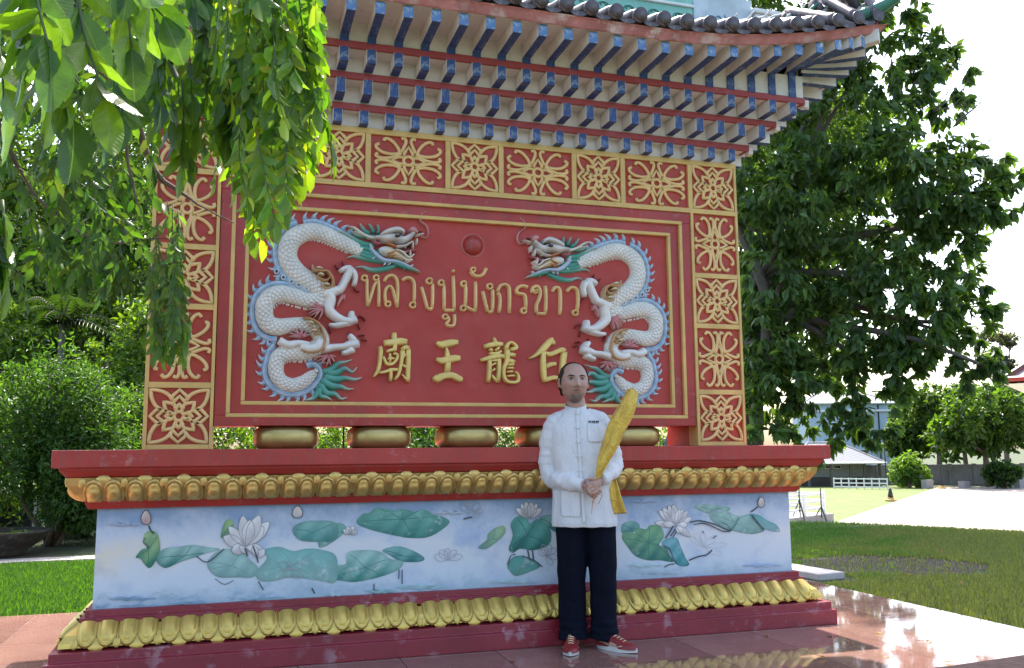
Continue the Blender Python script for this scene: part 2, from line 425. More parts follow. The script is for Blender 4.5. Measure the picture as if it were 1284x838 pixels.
# pearl
g = MB(); g.ellipsoid((0, .12, 3.34), .165, .10, .165, 28, 16); pearl = part('red_pearl', g, RED, wall, smooth=True)
g = MB(); g.tube([(.195*math.cos(t), .115, 3.34+.195*math.sin(t), .008) for t in np.linspace(0, 2*math.pi, 41)], 5); part('pearl_ring', g, PINKL, pearl, smooth=True)
# thin steel post behind the right opening, seen between frame and ledge
g = MB(); g.tube([(2.35, .9, -.03, .02), (2.35, .9, .32, .02)], 8); g.tube([(-2.0, .95, -.03, .015), (-2.0, .95, .32, .015)], 8)
part('steel_pin', g, DARK, wall)

# ---- reliefs drawn from the photograph's outlines and set on the field plane
FY = .12
def ribbon(mb, pts, h, col=None, tf=lambda u, v: (u, v, 1.0), y=FY, per=4, mirror=False, nc=7, inset=.012, lift=0.0, pw=2):
    q = smooth_pts(pts, per) if len(pts) > 2 else smooth_pts(pts, 3)
    q = [(a, b, max(.8, c)) for a, b, c in q]; n = len(q); vs = []; cols = []
    for i in range(n):
        a, b, hw = q[i]; t = np.array([q[min(i+1, n-1)][0]-q[max(i-1, 0)][0], q[min(i+1, n-1)][1]-q[max(i-1, 0)][1]]); t /= np.linalg.norm(t)+1e-9
        nx, ny = -t[1], t[0]
        u0, v0, sc_ = tf(a+nx*hw, b+ny*hw); u1, v1, _ = tf(a-nx*hw, b-ny*hw)
        p0 = W(u0, v0, y); p1 = W(u1, v1, y); wd_ = np.linalg.norm(p1-p0)
        hh = h(wd_) if callable(h) else h
        e = 1.0
        if i == 0 or i == n-1: e = .0 if wd_ < .02 else .35
        for k in range(nc):
            c = k/(nc-1); x = 2*c-1
            p = p0*(1-c)+p1*c; yy = y+inset-(hh*e*max(0, 1-abs(x)**pw)**.5+inset*2+lift)
            if k in (0, nc-1): yy = y+inset
            px = -p[0] if mirror else p[0]
            vs.append((px, yy, p[2]))
            if col is not None: cols.append(col(i/(n-1), x) if callable(col) else col)
    fs = []
    for i in range(n-1):
        for k in range(nc-1):
            f = (i*nc+k, i*nc+k+1, (i+1)*nc+k+1, (i+1)*nc+k); fs.append(f if mirror else f[::-1])
    for e, i in ((0, 0), (1, n-1)):
        f = tuple(i*nc+k for k in range(nc)); fs.append(f if (e == 0) != mirror else f[::-1])
    mb.add(vs, fs, cols if col is not None else None)
def TF(ox, oy, s): return lambda u, v: (ox+u*s, oy+v*s, s)
def loop(cx, cy, r, hw, a0=0): return [(cx+r*math.cos(a0+t), cy+r*math.sin(a0+t), hw) for t in np.linspace(0, 2*math.pi, 11)]
# Thai name: one object per letter
tT = TF(445, 325, 290/1284); hw = 10.6
def pl(*a): return [(x, y, hw) for x, y in a]
thai = [
 [loop(52, 108, 15, 7), pl((66, 112), (67, 180), (70, 265)), pl((72, 258), (92, 195), (106, 150), (120, 128)), loop(117, 106, 14, 7), pl((128, 118), (132, 170), (132, 266))],
 [pl((162, 128), (176, 102), (205, 92), (230, 112), (237, 160), (234, 270)), loop(182, 251, 14, 7), pl((169, 240), (166, 195), (172, 168), (190, 152), (206, 165), (218, 200), (232, 258))],
 [pl((262, 122), (282, 106), (308, 108), (326, 130), (330, 170), (328, 244)), loop(319, 257, 15, 7)],
 [pl((368, 156), (385, 215), (402, 278)), pl((402, 278), (428, 278)), pl((428, 278), (431, 200), (430, 138)), loop(411, 124, 15, 7)],
 [loop(477, 134, 14, 7), pl((492, 142), (494, 200), (495, 284)), pl((495, 285), (550, 286)), pl((550, 286), (548, 200), (545, 96))],
 [pl((544, 60), (546, 76))],
 [loop(499, 322, 13, 6), pl((512, 318), (520, 340), (508, 358), (516, 371), (545, 370), (552, 345), (552, 308))],
 [loop(601, 139, 14, 7), pl((613, 148), (614, 200), (611, 262)), loop(599, 274, 14, 7), pl((612, 264), (640, 280), (668, 291)), pl((668, 291), (669, 200), (668, 128))],
 [loop(654, 61, 12, 6.5), pl((641, 70), (658, 90), (685, 97), (712, 84), (728, 52))],
 [pl((708, 180), (720, 235), (736, 294)), pl((736, 294), (762, 294)), pl((761, 294), (764, 220), (762, 170)), loop(746, 154, 14, 7)],
 [pl((799, 300), (804, 240), (802, 208), (790, 186)), pl((790, 184), (802, 154), (824, 142), (846, 150), (856, 180), (856, 302))],
 [pl((958, 158), (932, 150), (908, 156), (894, 178), (905, 192), (930, 196), (944, 214), (947, 278)), loop(934, 289, 14, 7)],
 [loop(1000, 182, 9, 6), pl((984, 190), (982, 168), (1000, 152), (1018, 160), (1027, 190), (1020, 225), (1006, 258), (1006, 300)), pl((1006, 303), (1056, 305)), pl((1056, 305), (1058, 225), (1055, 150))],
 [pl((1094, 184), (1106, 162), (1124, 160), (1136, 182), (1138, 240), (1136, 312))],
 [pl((1174, 184), (1192, 162), (1218, 162), (1234, 186), (1236, 235), (1232, 288)), loop(1220, 300, 14, 7)]]
for strokes in thai:
    g = MB()
    for i, st in enumerate(strokes): ribbon(g, st, .04, None, tT, per=3, nc=5, lift=.02)
    part('thai_letter', g, GOLDL, wall, smooth=True)
C6 = TF(460, 410, 130/1284); C7 = TF(590, 410, 130/1284)
glyphs = [(C6, [[(335, 75, 22), (335, 130, 25), (342, 250, 22), (330, 310, 16)], [(205, 205, 30), (300, 195, 35), (420, 182, 38), (495, 188, 26)], [(155, 245, 16), (168, 300, 22), (155, 450, 20), (130, 550, 18), (75, 628, 8)],
   [(235, 312, 12), (300, 290, 18), (365, 278, 14)], [(195, 370, 12), (220, 430, 15), (250, 465, 15), (310, 462, 15), (360, 410, 15), (372, 350, 12), (320, 330, 10)], [(250, 400, 9), (295, 395, 12), (335, 395, 9)], [(280, 330, 12), (282, 460, 10)],
   [(140, 572, 12), (220, 560, 15), (300, 535, 18), (385, 533, 14)], [(284, 515, 16), (290, 600, 18), (285, 680, 12)], [(440, 290, 26), (425, 400, 20), (410, 500, 17), (380, 600, 15), (335, 660, 10)],
   [(425, 290, 20), (470, 258, 24), (515, 275, 24)], [(505, 275, 26), (507, 420, 25), (502, 560, 23), (502, 685, 18)], [(505, 670, 14), (460, 630, 9), (425, 590, 4)], [(430, 400, 10), (480, 335, 8)], [(425, 470, 10), (495, 515, 12)]]),
 (C6, [[(855, 195, 14), (920, 222, 36), (1040, 200, 38), (1125, 190, 22)], [(972, 250, 4), (990, 330, 20), (1000, 400, 28)], [(855, 398, 16), (930, 422, 36), (1080, 392, 38), (1150, 395, 24)], [(1000, 400, 30), (992, 580, 28)],
   [(830, 610, 22), (865, 642, 42), (950, 610, 36), (1050, 605, 36), (1140, 648, 34), (1178, 655, 18)]]),
 (C7, [[(280, 135, 6), (298, 190, 18), (305, 235, 18)], [(160, 250, 20), (280, 220, 28), (395, 218, 20)], [(225, 270, 14), (262, 305, 14)], [(350, 250, 12), (300, 302, 12)], [(225, 335, 14), (320, 332, 16), (375, 300, 10)], [(115, 420, 16), (220, 390, 24), (340, 362, 26), (420, 378, 14)],
   [(225, 400, 19), (225, 520, 20), (212, 690, 16)], [(342, 390, 20), (342, 520, 20), (330, 690, 18)], [(235, 425, 10), (345, 415, 10)], [(230, 490, 10), (305, 450, 9)], [(240, 560, 9), (295, 520, 9)], [(250, 600, 9), (320, 690, 14)],
   [(425, 290, 22), (448, 225, 17), (490, 196, 12), (540, 230, 14), (550, 268, 20), (480, 285, 20)], [(430, 345, 26), (545, 352, 18)], [(430, 410, 24), (535, 440, 20)], [(442, 280, 28), (440, 420, 22), (402, 520, 17), (402, 620, 16), (450, 682, 16), (550, 688, 15), (582, 650, 13), (570, 590, 9), (540, 556, 5)],
   [(440, 512, 9), (520, 512, 10)], [(435, 560, 9), (510, 556, 10)], [(435, 612, 7), (535, 606, 10)], [(450, 472, 14), (525, 470, 11)]]),
 (C7, [[(715, 398, 5), (800, 352, 16), (900, 270, 34), (985, 175, 30), (1015, 160, 16)], [(1000, 190, 32), (1035, 218, 8)], [(890, 290, 26), (890, 450, 27), (900, 600, 25), (912, 690, 18)], [(915, 320, 14), (970, 345, 24), (1060, 312, 24), (1120, 288, 28), (1155, 315, 26)],
   [(1152, 310, 32), (1130, 480, 27), (1120, 600, 23), (1132, 712, 14)], [(915, 502, 20), (980, 470, 24), (1050, 460, 16)], [(905, 672, 20), (980, 640, 24), (1060, 635, 22), (1135, 690, 16)]])]
for tf, strokes in glyphs:
    g = MB()
    for i, st in enumerate(strokes): ribbon(g, [(a, b, c*1.22+2.5) for a, b, c in st], .035, None, tf, per=4, nc=9, lift=.035+.0012*i, pw=5)
    part('chinese_character', g, GOLDG, wall, smooth=True)
# ================================================================ the two relief dragons
tA = TF(300, 265, 160/1031); tB = TF(300, 380, 160/1031); tC = TF(420, 265, 120/1117)
WHT = (.80, .76, .68); PALE = (.66, .62, .52); BLU = (.15, .29, .44); BLW = (.62, .68, .72); PNK = (.50, .14, .15); PNKW = (.66, .42, .38); GRN = (.035, .21, .15); GRW = (.50, .55, .47); ORG = (.50, .22, .07); YEL = (.68, .55, .34); DKR = (.16, .02, .02); CLAW = (.25, .03, .03)
def lerp(a, b, t): t = min(1, max(0, t)); return tuple(a[i]*(1-t)+b[i]*t for i in range(3))
def grad(a, b, p=1.0): return lambda t, x: lerp(a, b, t**p)
def a2(p): return (p[0], p[1]-741, p[2])     # crop A coordinates carried over to crop B
def dragon(mirror):
    dr = None
    # body: one swept relief with overlapping scales modelled in
    up = [(985, 330, 45), (900, 285, 56), (800, 240, 60), (700, 190, 62), (600, 165, 66), (500, 185, 74), (420, 240, 78), (388, 330, 78), (405, 420, 78), (470, 505, 78), (560, 565, 76), (640, 620, 78), (680, 670, 80), (640, 720, 74), (540, 715, 60), (440, 685, 64), (340, 668, 68), (255, 690, 70), (205, 750, 72)]
    lo = [(200, 790), (205, 860), (240, 915), (310, 935), (390, 925), (480, 915), (570, 930), (640, 985), (660, 1060), (610, 1112), (510, 1140), (400, 1145), (325, 1175), (300, 1225), (296, 1300), (335, 1375), (425, 1408), (515, 1382), (580, 1330), (615, 1300)]
    lw = [72, 72, 72, 68, 60, 56, 60, 62, 66, 66, 66, 66, 66, 64, 62, 60, 58, 54, 42, 26]
    cl = up+[(x, y, w_) for (x, y), w_ in zip(lo, lw)]
    q = smooth_pts(cl, 24); n = len(q); nc = 41; vs = []; cols = []
    sarc = 0; prev = None
    pts = []
    for i in range(n):
        a, b, hw_ = q[i]; hw_ *= 1.07; t = np.array([q[min(i+1, n-1)][0]-q[max(i-1, 0)][0], q[min(i+1, n-1)][1]-q[max(i-1, 0)][1]]); t /= np.linalg.norm(t)+1e-9
        if prev is not None: sarc += math.hypot(a-prev[0], b-prev[1])
        prev = (a, b); nx, ny = -t[1], t[0]
        u0, v0, _ = tA(a+nx*hw_, b+ny*hw_); u1, v1, _ = tA(a-nx*hw_, b-ny*hw_); p0 = W(u0, v0, FY); p1 = W(u1, v1, FY); wd_ = np.linalg.norm(p1-p0)
        for k in range(nc):
            c = k/(nc-1); x = 2*c-1; p = p0*(1-c)+p1*c
            ang = math.asin(max(-1, min(1, x)))/math.pi+.5     # 0..1 round the back
            su = sarc/25.0; sv = ang*8
            row = math.floor(su); fu = su-row; off = .5*(row % 2); fv = (sv+off) % 1.0-.5
            edge = fu-(.55-1.6*fv*fv)
            scale_h = .016*(1-((fu+.5*0) % 1.0))*1.0-.010*math.exp(-(fv/.5)**6*0-((abs(fv)-.5)/.1)**2)
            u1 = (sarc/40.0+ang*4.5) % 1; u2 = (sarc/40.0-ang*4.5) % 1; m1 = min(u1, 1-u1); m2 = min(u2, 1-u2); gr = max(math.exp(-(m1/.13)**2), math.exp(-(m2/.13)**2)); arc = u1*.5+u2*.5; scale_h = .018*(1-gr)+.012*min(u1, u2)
            belly = 0
            hgt = (.05+.34*wd_*.5)*math.sqrt(max(0, 1-x*x))
            yy = FY+.02-(hgt+scale_h*(1-x*x)**.5+(.015 if abs(x) < .99 else 0))-.0
            if k in (0, nc-1): yy = FY+.02
            vs.append((-p[0] if mirror else p[0], yy, p[2]))
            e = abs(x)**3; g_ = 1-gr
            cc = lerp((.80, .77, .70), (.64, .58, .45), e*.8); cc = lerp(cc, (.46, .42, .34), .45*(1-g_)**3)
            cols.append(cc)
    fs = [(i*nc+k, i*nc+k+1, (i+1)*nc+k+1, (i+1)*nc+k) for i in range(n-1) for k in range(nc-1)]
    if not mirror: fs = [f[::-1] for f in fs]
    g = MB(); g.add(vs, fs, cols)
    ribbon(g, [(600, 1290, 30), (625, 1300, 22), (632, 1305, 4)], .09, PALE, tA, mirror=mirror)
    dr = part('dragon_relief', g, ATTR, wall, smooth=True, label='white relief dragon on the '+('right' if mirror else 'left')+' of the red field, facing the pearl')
    def sub(name): return MB(), lambda g_: part(name, g_, ATTR, dr, smooth=True)
    R = lambda g_, pts, h, col, tf, **k: ribbon(g_, pts, h, col, tf, mirror=mirror, **k)
    # back fin: band plus curved fangs
    g, fin = sub('blue_fin')
    def finline(path, side, tooth=66, gap=60, tf=tA, w0=26, s0=0, rev=1):
        q = smooth_pts([(x, y, 1) for x, y in path], 8)
        R(g, [(x, y, w0) for x, y, _ in q[::4]]+[(q[-1][0], q[-1][1], w0*.4)], .035, lambda t, x: lerp(BLU, BLW, .25+.4*(x*side*(-1) > .3)+.1*math.sin(t*60)), tf, per=3)
        s = 0; nxt = gap*.4+s0
        for i in range(1, len(q)):
            s += math.hypot(q[i][0]-q[i-1][0], q[i][1]-q[i-1][1])
            if s >= nxt:
                nxt += gap; t = np.array([q[i][0]-q[i-1][0], q[i][1]-q[i-1][1]]); t /= np.linalg.norm(t); nn = np.array([-t[1], t[0]])*side
                b = np.array(q[i][:2])+nn*w0*.4
                b = b+nn*w0*.15; P1 = b+nn*tooth*.50-t*rev*3; P2 = b+nn*tooth*1.02+t*rev*30; k = rng.uniform(.85, 1.15)
                P2 = b+(P2-b)*k
                R(g, [(b[0]-t[0]*4, b[1]-t[1]*4, 32), (P1[0], P1[1], 17), (P2[0], P2[1], 2.5)], .03, lambda t_, x: lerp(lerp(BLU, BLW, t_*1.1), PNKW, max(0, t_-.6)*1.6), tf, per=3, nc=5)
    finline([(900, 215), (800, 160), (700, 115), (600, 85), (520, 95)], 1, rev=-1)
    finline([(470, 95), (380, 130), (320, 200), (292, 290), (292, 380), (320, 460), (380, 540)], 1, rev=-1, tooth=60)
    finline([(610, 700), (560, 660), (470, 640), (400, 600), (300, 585), (190, 625), (125, 700), (103, 790), (108, 870), (140, 960), (215, 1020), (300, 1035)], 1, rev=-1, tooth=64)
    R(g, [(380, 530, 34), (470, 590, 46), (560, 640, 44), (600, 650, 20)], .05, lambda t, x: lerp(BLU, BLW, .35+.3*math.sin(t*22)**2), tA)
    for (x, y) in ((545, 632), (478, 603), (420, 575), (355, 540), (300, 492)):
        R(g, [(x+16*math.cos(a), y+16*math.sin(a), 6) for a in np.linspace(0, 6.28, 9)], .02, BLW, tA, lift=.05, per=2, nc=5)
        R(g, [(x-6, y, 6), (x, y, 7), (x+6, y, 6)], .01, (.05, .05, .08), tA, lift=.055, per=2, nc=5)
    finline([(285, 1080), (240, 1140), (218, 1220), (205, 1290), (225, 1370), (290, 1440), (400, 1480), (500, 1470), (590, 1420), (645, 1345), (650, 1290), (610, 1240), (545, 1250)], 1, rev=-1, tooth=62, gap=56)
    fin(g)
    g, f2 = sub('belly_frill')
    def frill(path, side, tooth=24, gap=24):
        q = smooth_pts([(x, y, 1) for x, y in path], 8); s = 0; nxt = 5
        for i in range(1, len(q)):
            s += math.hypot(q[i][0]-q[i-1][0], q[i][1]-q[i-1][1])
            if s >= nxt:
                nxt += gap; t = np.array([q[i][0]-q[i-1][0], q[i][1]-q[i-1][1]]); t /= np.linalg.norm(t); nn = np.array([-t[1], t[0]])*side; b = np.array(q[i][:2])
                R(g, [(b[0], b[1], 14), (b[0]+nn[0]*tooth+t[0]*8, b[1]+nn[1]*tooth+t[1]*8, 2)], .02, grad(WHT, PNKW), tA, per=2, nc=5)
    frill([(890, 335), (780, 290), (690, 250), (590, 225), (510, 240)], -1); frill([(560, 790), (430, 760), (330, 735), (280, 770)], -1); frill([(640, 1175), (520, 1205), (400, 1205), (330, 1230)], -1, 28)
    f2(g)
    # mane of the head
    g, f = sub('green_mane')
    for i, st in enumerate([[(640, 590, 26), (450, 572, 32), (300, 545, 24), (200, 532, 12), (125, 555, 3)], [(720, 635, 18), (560, 680, 30), (420, 688, 26), (320, 655, 14), (235, 660, 3)], [(540, 480, 30), (390, 500, 36), (260, 440, 30), (150, 350, 20), (30, 310, 5)],
        [(460, 400, 28), (330, 385, 32), (220, 330, 26), (110, 262, 17), (10, 235, 4)], [(480, 300, 20), (350, 300, 24), (240, 280, 18), (160, 215, 4)], [(500, 540, 26), (380, 540, 28), (270, 490, 24), (180, 430, 14), (90, 370, 4)], [(420, 450, 26), (300, 430, 26), (190, 400, 18), (60, 420, 5)],
        [(400, 270, 22), (350, 240, 18), (312, 192, 11), (288, 150, 3)], [(450, 262, 20), (425, 208, 14), (388, 152, 3)], [(500, 275, 20), (503, 215, 13), (488, 160, 3)], [(680, 615, 16), (820, 660, 26), (920, 690, 15), (990, 722, 3)]]):
        R(g, [(a, b, c*1.2) for a, b, c in st], .05, lambda t, x, i=i: lerp(lerp(GRN, (.10, .36, .27), .5+.5*x), GRW, max(0, t-.35)*1.5), tC, lift=.004*i)
    f(g)
    g, f = sub('blue_jaw_frill')
    R(g, [(400, 420, 20), (455, 500, 32), (560, 580, 34), (680, 592, 28), (780, 620, 26), (850, 655, 18), (905, 665, 4)], .07, lambda t, x: lerp(BLU, BLW, .55+.4*x), tC, lift=.03)
    for b, mi, tp in (((440, 440), (400, 400), (440, 405)), ((430, 460), (395, 455), (360, 440)), ((470, 530), (440, 560), (415, 556)), ((580, 600), (575, 625), (562, 642)), ((800, 640), (805, 665), (800, 690)), ((880, 650), (895, 640), (910, 632)), ((640, 600), (630, 625), (600, 632))):
        R(g, [(b[0], b[1], 18), (mi[0], mi[1], 11), (tp[0], tp[1], 2)], .04, BLW, tC, lift=.03)
    f(g)
    g, f = sub('dragon_head')
    R(g, [(505, 470, 30), (560, 470, 58), (640, 485, 62), (740, 540, 34), (830, 590, 22), (895, 575, 10)], .10, lambda t, x: lerp(BLW, YEL, t*2.2) if t < .5 else lerp(YEL, WHT, (t-.5)*2), tC, lift=.05)
    R(g, [(430, 330, 16), (500, 330, 40), (580, 330, 58), (680, 330, 60), (780, 350, 46), (860, 310, 38), (915, 262, 30)], .15, lambda t, x: lerp(WHT, (.42, .38, .36), .35+.4*math.sin(t*9)**2), tC, lift=.05)
    R(g, [(150, 190, 3), (220, 212, 15), (300, 270, 18), (400, 318, 20), (520, 335, 22)], .06, grad(PALE, WHT), tC, lift=.06); R(g, [(195, 255, 3), (250, 262, 12), (310, 285, 14)], .05, PALE, tC, lift=.05)
    R(g, [(520, 300, 20), (600, 262, 34), (700, 240, 36), (765, 258, 24), (782, 296, 6)], .07, lambda t, x: lerp(WHT, (.35, .32, .30), .3+.4*abs(x)), tC, lift=.16)
    R(g, [(845, 250, 22), (885, 245, 46), (925, 265, 30), (940, 290, 10)], .12, lambda t, x: lerp(PNKW, PNK, .55), tC, lift=.10)
    R(g, [(930, 300, 14), (975, 288, 11), (1022, 278, 3)], .05, WHT, tC, lift=.10)
    R(g, [(690, 438, 8), (780, 432, 9), (850, 400, 9), (888, 380, 8)], .05, WHT, tC, lift=.17); R(g, [(690, 468, 8), (770, 500, 11), (845, 565, 11), (905, 520, 8)], .05, WHT, tC, lift=.14)
    for st in ([(888, 385, 10), (892, 460, 3)], [(862, 545, 9), (858, 478, 3)], [(935, 345, 8), (934, 412, 2)], [(800, 425, 6), (805, 455, 2)], [(795, 520, 6), (795, 490, 2)]): R(g, st, .03, (.75, .72, .62), tC, lift=.17, nc=5)
    R(g, [(470, 385, 8), (440, 372, 14), (470, 395, 12), (520, 388, 16)], .05, PNK, tC, lift=.12)
    R(g, [(590, 395, 10), (650, 420, 16), (700, 450, 10)], .04, grad(ORG, (.5, .12, .05)), tC, lift=.15); R(g, [(600, 520, 8), (660, 500, 10), (690, 480, 6)], .04, ORG, tC, lift=.15)
    R(g, [(620, 560, 6), (680, 530, 8), (740, 545, 8), (800, 600, 5)], .03, ORG, tC, lift=.12)
    hd = f(g)
    g, f = sub('mouth'); R(g, [(705, 455, 6), (790, 462, 26), (870, 455, 46), (888, 450, 40)], .01, DKR, tC, lift=.06); R(g, [(790, 505, 12), (860, 478, 11), (947, 470, 3)], .04, PNK, tC, lift=.10); f(g)
    g, f = sub('eye'); R(g, [(672, 325, 10), (705, 322, 26), (735, 322, 10)], .06, (.05, .045, .05), tC, lift=.19); R(g, [(690, 312, 4), (704, 310, 7), (716, 312, 4)], .02, (.6, .6, .6), tC, lift=.25); f(g)
    g, f = sub('whisker'); R(g, [(975, 285, 5), (1050, 320, 4), (1085, 260, 4), (1060, 180, 4), (1000, 130, 4), (980, 80, 4), (1010, 40, 4), (1060, 10, 4)], .02, PNKW, tC, lift=.05, nc=5); R(g, [(905, 240, 4), (950, 262, 4), (1000, 264, 3)], .02, (.3, .1, .1), tC, lift=.20, nc=5); f(g)
    # legs
    def leg(sts, claws):
        g, f = sub('leg')
        for st in sts: R(g, st, lambda w_: .05+.36*w_, lambda t, x: lerp(WHT, (.74, .72, .68), t), tA, lift=.05)
        l = f(g)
        return claws
    cl = []
    cl += leg([[(690, 690, 60), (760, 650, 46), (810, 635, 38), (850, 570, 36), (890, 490, 38), (900, 455, 20)], [(900, 470, 34), (850, 470, 27), (805, 492, 18)], [(905, 480, 34), (935, 540, 25), (922, 612, 20)]], [[(812, 480, 9), (785, 462, 6), (770, 435, 2)], [(925, 625, 9), (945, 650, 6), (968, 655, 2)], [(850, 450, 8), (835, 430, 5), (830, 405, 2)]])
    cl += leg([[(700, 650, 60), (735, 715, 50), (722, 800, 48), (800, 868, 38), (880, 892, 36), (945, 870, 34)], [(905, 890, 34), (905, 835, 28), (905, 812, 18)], [(890, 900, 30), (785, 925, 24), (722, 922, 18)]], [[(960, 850, 9), (990, 860, 6), (1015, 890, 2)], [(958, 915, 9), (965, 940, 6), (972, 962, 2)], [(722, 935, 9), (730, 965, 6), (742, 990, 2)]])
    cl += leg([[(480, 1095, 36), (560, 1115, 42), (635, 1095, 46), (660, 1030, 36)], [(670, 1120, 40), (760, 1102, 32), (840, 1096, 30), (900, 1080, 40), (965, 1070, 34)], [(930, 1060, 36), (900, 1020, 27), (878, 1005, 18)], [(920, 1112, 36), (865, 1142, 26), (822, 1150, 20)]], [[(890, 995, 7), (885, 985, 4), (890, 970, 2)], [(960, 1010, 7), (985, 1005, 4), (1010, 1010, 2)], [(985, 1040, 7), (1005, 1045, 4), (1030, 1048, 2)]])
    leg([[(320, 1045, 36), (390, 1085, 40), (480, 1070, 32), (570, 1080, 24)]], [])
    g, f = sub('claw')
    for st in cl: R(g, st, .03, CLAW, tA, lift=.06, nc=5)
    f(g)
    g, f = sub('pink_frill')
    def fan(c, tips, w_=20):
        for i, tp in enumerate(tips):
            mx, my = (c[0]+tp[0])/2+(6 if i % 2 else -6), (c[1]+tp[1])/2
            R(g, [(c[0], c[1], w_), (mx, my, w_*.6), (tp[0], tp[1], 3)], .05, grad(PNK, PNKW, 1.5), tA, lift=.06+.003*i, nc=5)
    fan((670, 790), [(600, 720), (560, 735), (545, 765), (548, 800), (560, 830), (570, 850), (600, 870), (640, 880)]); fan((500, 1020), [(405, 985), (420, 960), (450, 945), (480, 940), (515, 955), (545, 970), (570, 1000), (400, 1015)])
    fan((720, 1170), [(600, 1190), (625, 1215), (655, 1235), (700, 1255), (735, 1245), (765, 1225), (775, 1180)]); fan((840, 1420-741+0), [(790, 775), (800, 740), (850, 720)], 24)
    f(g)
    g, f = sub('orange_flame')
    for st in ([(585, 440, 4), (600, 485, 11), (650, 495, 10), (710, 500, 11), (748, 560, 12), (762, 640, 5)], [(620, 530, 5), (650, 560, 10), (700, 570, 9), (730, 540, 6)], [(650, 600, 4), (690, 635, 10), (740, 620, 10), (745, 570, 5)],
        [(510, 870, 4), (570, 880, 10), (640, 920, 11), (670, 980, 12), (690, 1060, 12), (650, 1130, 10), (560, 1145, 9), (490, 1120, 4)], [(560, 930, 4), (610, 960, 9), (645, 950, 6)], [(580, 980, 4), (625, 1000, 9), (655, 975, 5)]):
        R(g, st, .03, lambda t, x: lerp(ORG, YEL, abs(x)*.6), tA, lift=.14)
    for c in ((640, 470), (655, 520), (700, 600), (570, 905), (600, 970)): R(g, [(c[0]-25, c[1], 6), (c[0], c[1], 13), (c[0]+26, c[1]+8, 4)], .03, YEL, tA, lift=.15)
    f(g)
    g, f = sub('green_tail')
    for i, st in enumerate([[(670, 1305, 22), (740, 1272, 24), (800, 1242, 18), (860, 1208, 9), (912, 1199, 3)], [(690, 1300, 26), (780, 1300, 26), (850, 1282, 17), (910, 1290, 10), (952, 1260, 3)], [(680, 1340, 28), (780, 1350, 28), (860, 1360, 17), (930, 1352, 12), (992, 1345, 3)],
        [(660, 1360, 28), (740, 1402, 29), (820, 1430, 18), (870, 1428, 10), (926, 1438, 3)], [(645, 1390, 28), (700, 1460, 26), (770, 1488, 18), (820, 1508, 10), (870, 1504, 3)], [(640, 1420, 26), (650, 1480, 22), (700, 1515, 13), (752, 1530, 3)], [(645, 1440, 24), (600, 1498, 17), (533, 1528, 3)]]):
        st = [(a+(0 if k in (0, len(st)-1) else 0), b+(10 if k % 2 else -10)*(k not in (0, len(st)-1)), c*1.28) for k, (a, b, c) in enumerate(st)]
        R(g, st, .055, lambda t, x: lerp(lerp(GRN, (.12, .38, .29), .5+.5*x), GRW, max(0, t-.40)*1.9), tA, lift=.004*i)
    f(g)
dragon(False); dragon(True)

# ================================================================ lotus mural on the pedestal
MY = -.5
mcount = [0]
def outline_px(poly, tf, per=5, closed=True):
    P = [np.array(p, float) for p in poly]; n = len(P); out = []
    for i in range(n):
        a, b, c, d = P[(i-1) % n], P[i], P[(i+1) % n], P[(i+2) % n]
        for k in range(per):
            t = k/per; out.append(.5*((2*b)+(-a+c)*t+(2*a-5*b+4*c-d)*t*t+(-a+3*b-3*c+d)*t**3))
    return out
def blob(name, poly, c0, c1, tf, edge=.0, per=4):
    """a flat painted shape, colour running from c0 (top) to c1 (foot); its rim is a little deeper"""
    mcount[0] += 1; y = MY-.003-.0003*mcount[0]
    pp = outline_px(poly, tf, per); c = sum(pp)/len(pp); ys = [p[1] for p in pp]; y0_, y1_ = min(ys), max(ys)
    g = MB(); vs = []; cs_ = []
    K = 5
    for r in range(K+1):
        f = 1-r/K*.999
        for p in pp:
            q = c+(p-c)*f; u, v, _ = tf(q[0], q[1]); vs.append(tuple(W(u, v, y)))
            t = (q[1]-y0_)/(y1_-y0_+1e-6); t += .22*math.sin(q[0]*.06+q[1]*.045); cc = lerp(tuple(x*1.12 for x in c0), tuple(x*.72 for x in c1), t); cc = lerp(cc, tuple(x*.62 for x in cc), max(0, (f-.72)/.28)*edge); cs_.append(cc)
    n = len(pp); fs = [(r*n+k, r*n+(k+1) % n, (r+1)*n+(k+1) % n, (r+1)*n+k) for r in range(K) for k in range(n)]
    # orientation towards -y
    a, b, d = map(np.array, (vs[0], vs[1], vs[n])); nn = np.cross(b-a, d-a)
    if nn[1] > 0: fs = [f[::-1] for f in fs]
    g.add(vs, fs, cs_)
    return part(name, g, ATTRM, panel)
def line_(g, pts, w_, col, tf, k=1):
    mcount[0] += .1; y = MY-.0035-.0003*mcount[0]
    q = smooth_pts([(p[0], p[1], p[2] if len(p) > 2 else w_) for p in pts], 5); n = len(q); vs = []
    for i in range(n):
        a, b, h = q[i]; t = np.array([q[min(i+1, n-1)][0]-q[max(i-1, 0)][0], q[min(i+1, n-1)][1]-q[max(i-1, 0)][1]]); t /= np.linalg.norm(t)+1e-9
        for s_ in (1, -1): u, v, _ = tf(a-t[1]*h*s_, b+t[0]*h*s_); vs.append(tuple(W(u, v, y)))
    g.add(vs, [(2*i, 2*i+1, 2*i+3, 2*i+2) for i in range(n-1)], col)
mR = TF(780, 600, 220/1284); mM = TF(400, 620, 300/1284); mL = TF(120, 630, 300/1284)
G1, G2 = (.10, .30, .19), (.03, .20, .15); T1, T2 = (.22, .45, .40), (.05, .27, .25); LT, LT2 = (.36, .56, .50), (.20, .46, .42); GY, GY2 = (.32, .48, .22), (.05, .30, .18); INK = (.06, .08, .10)
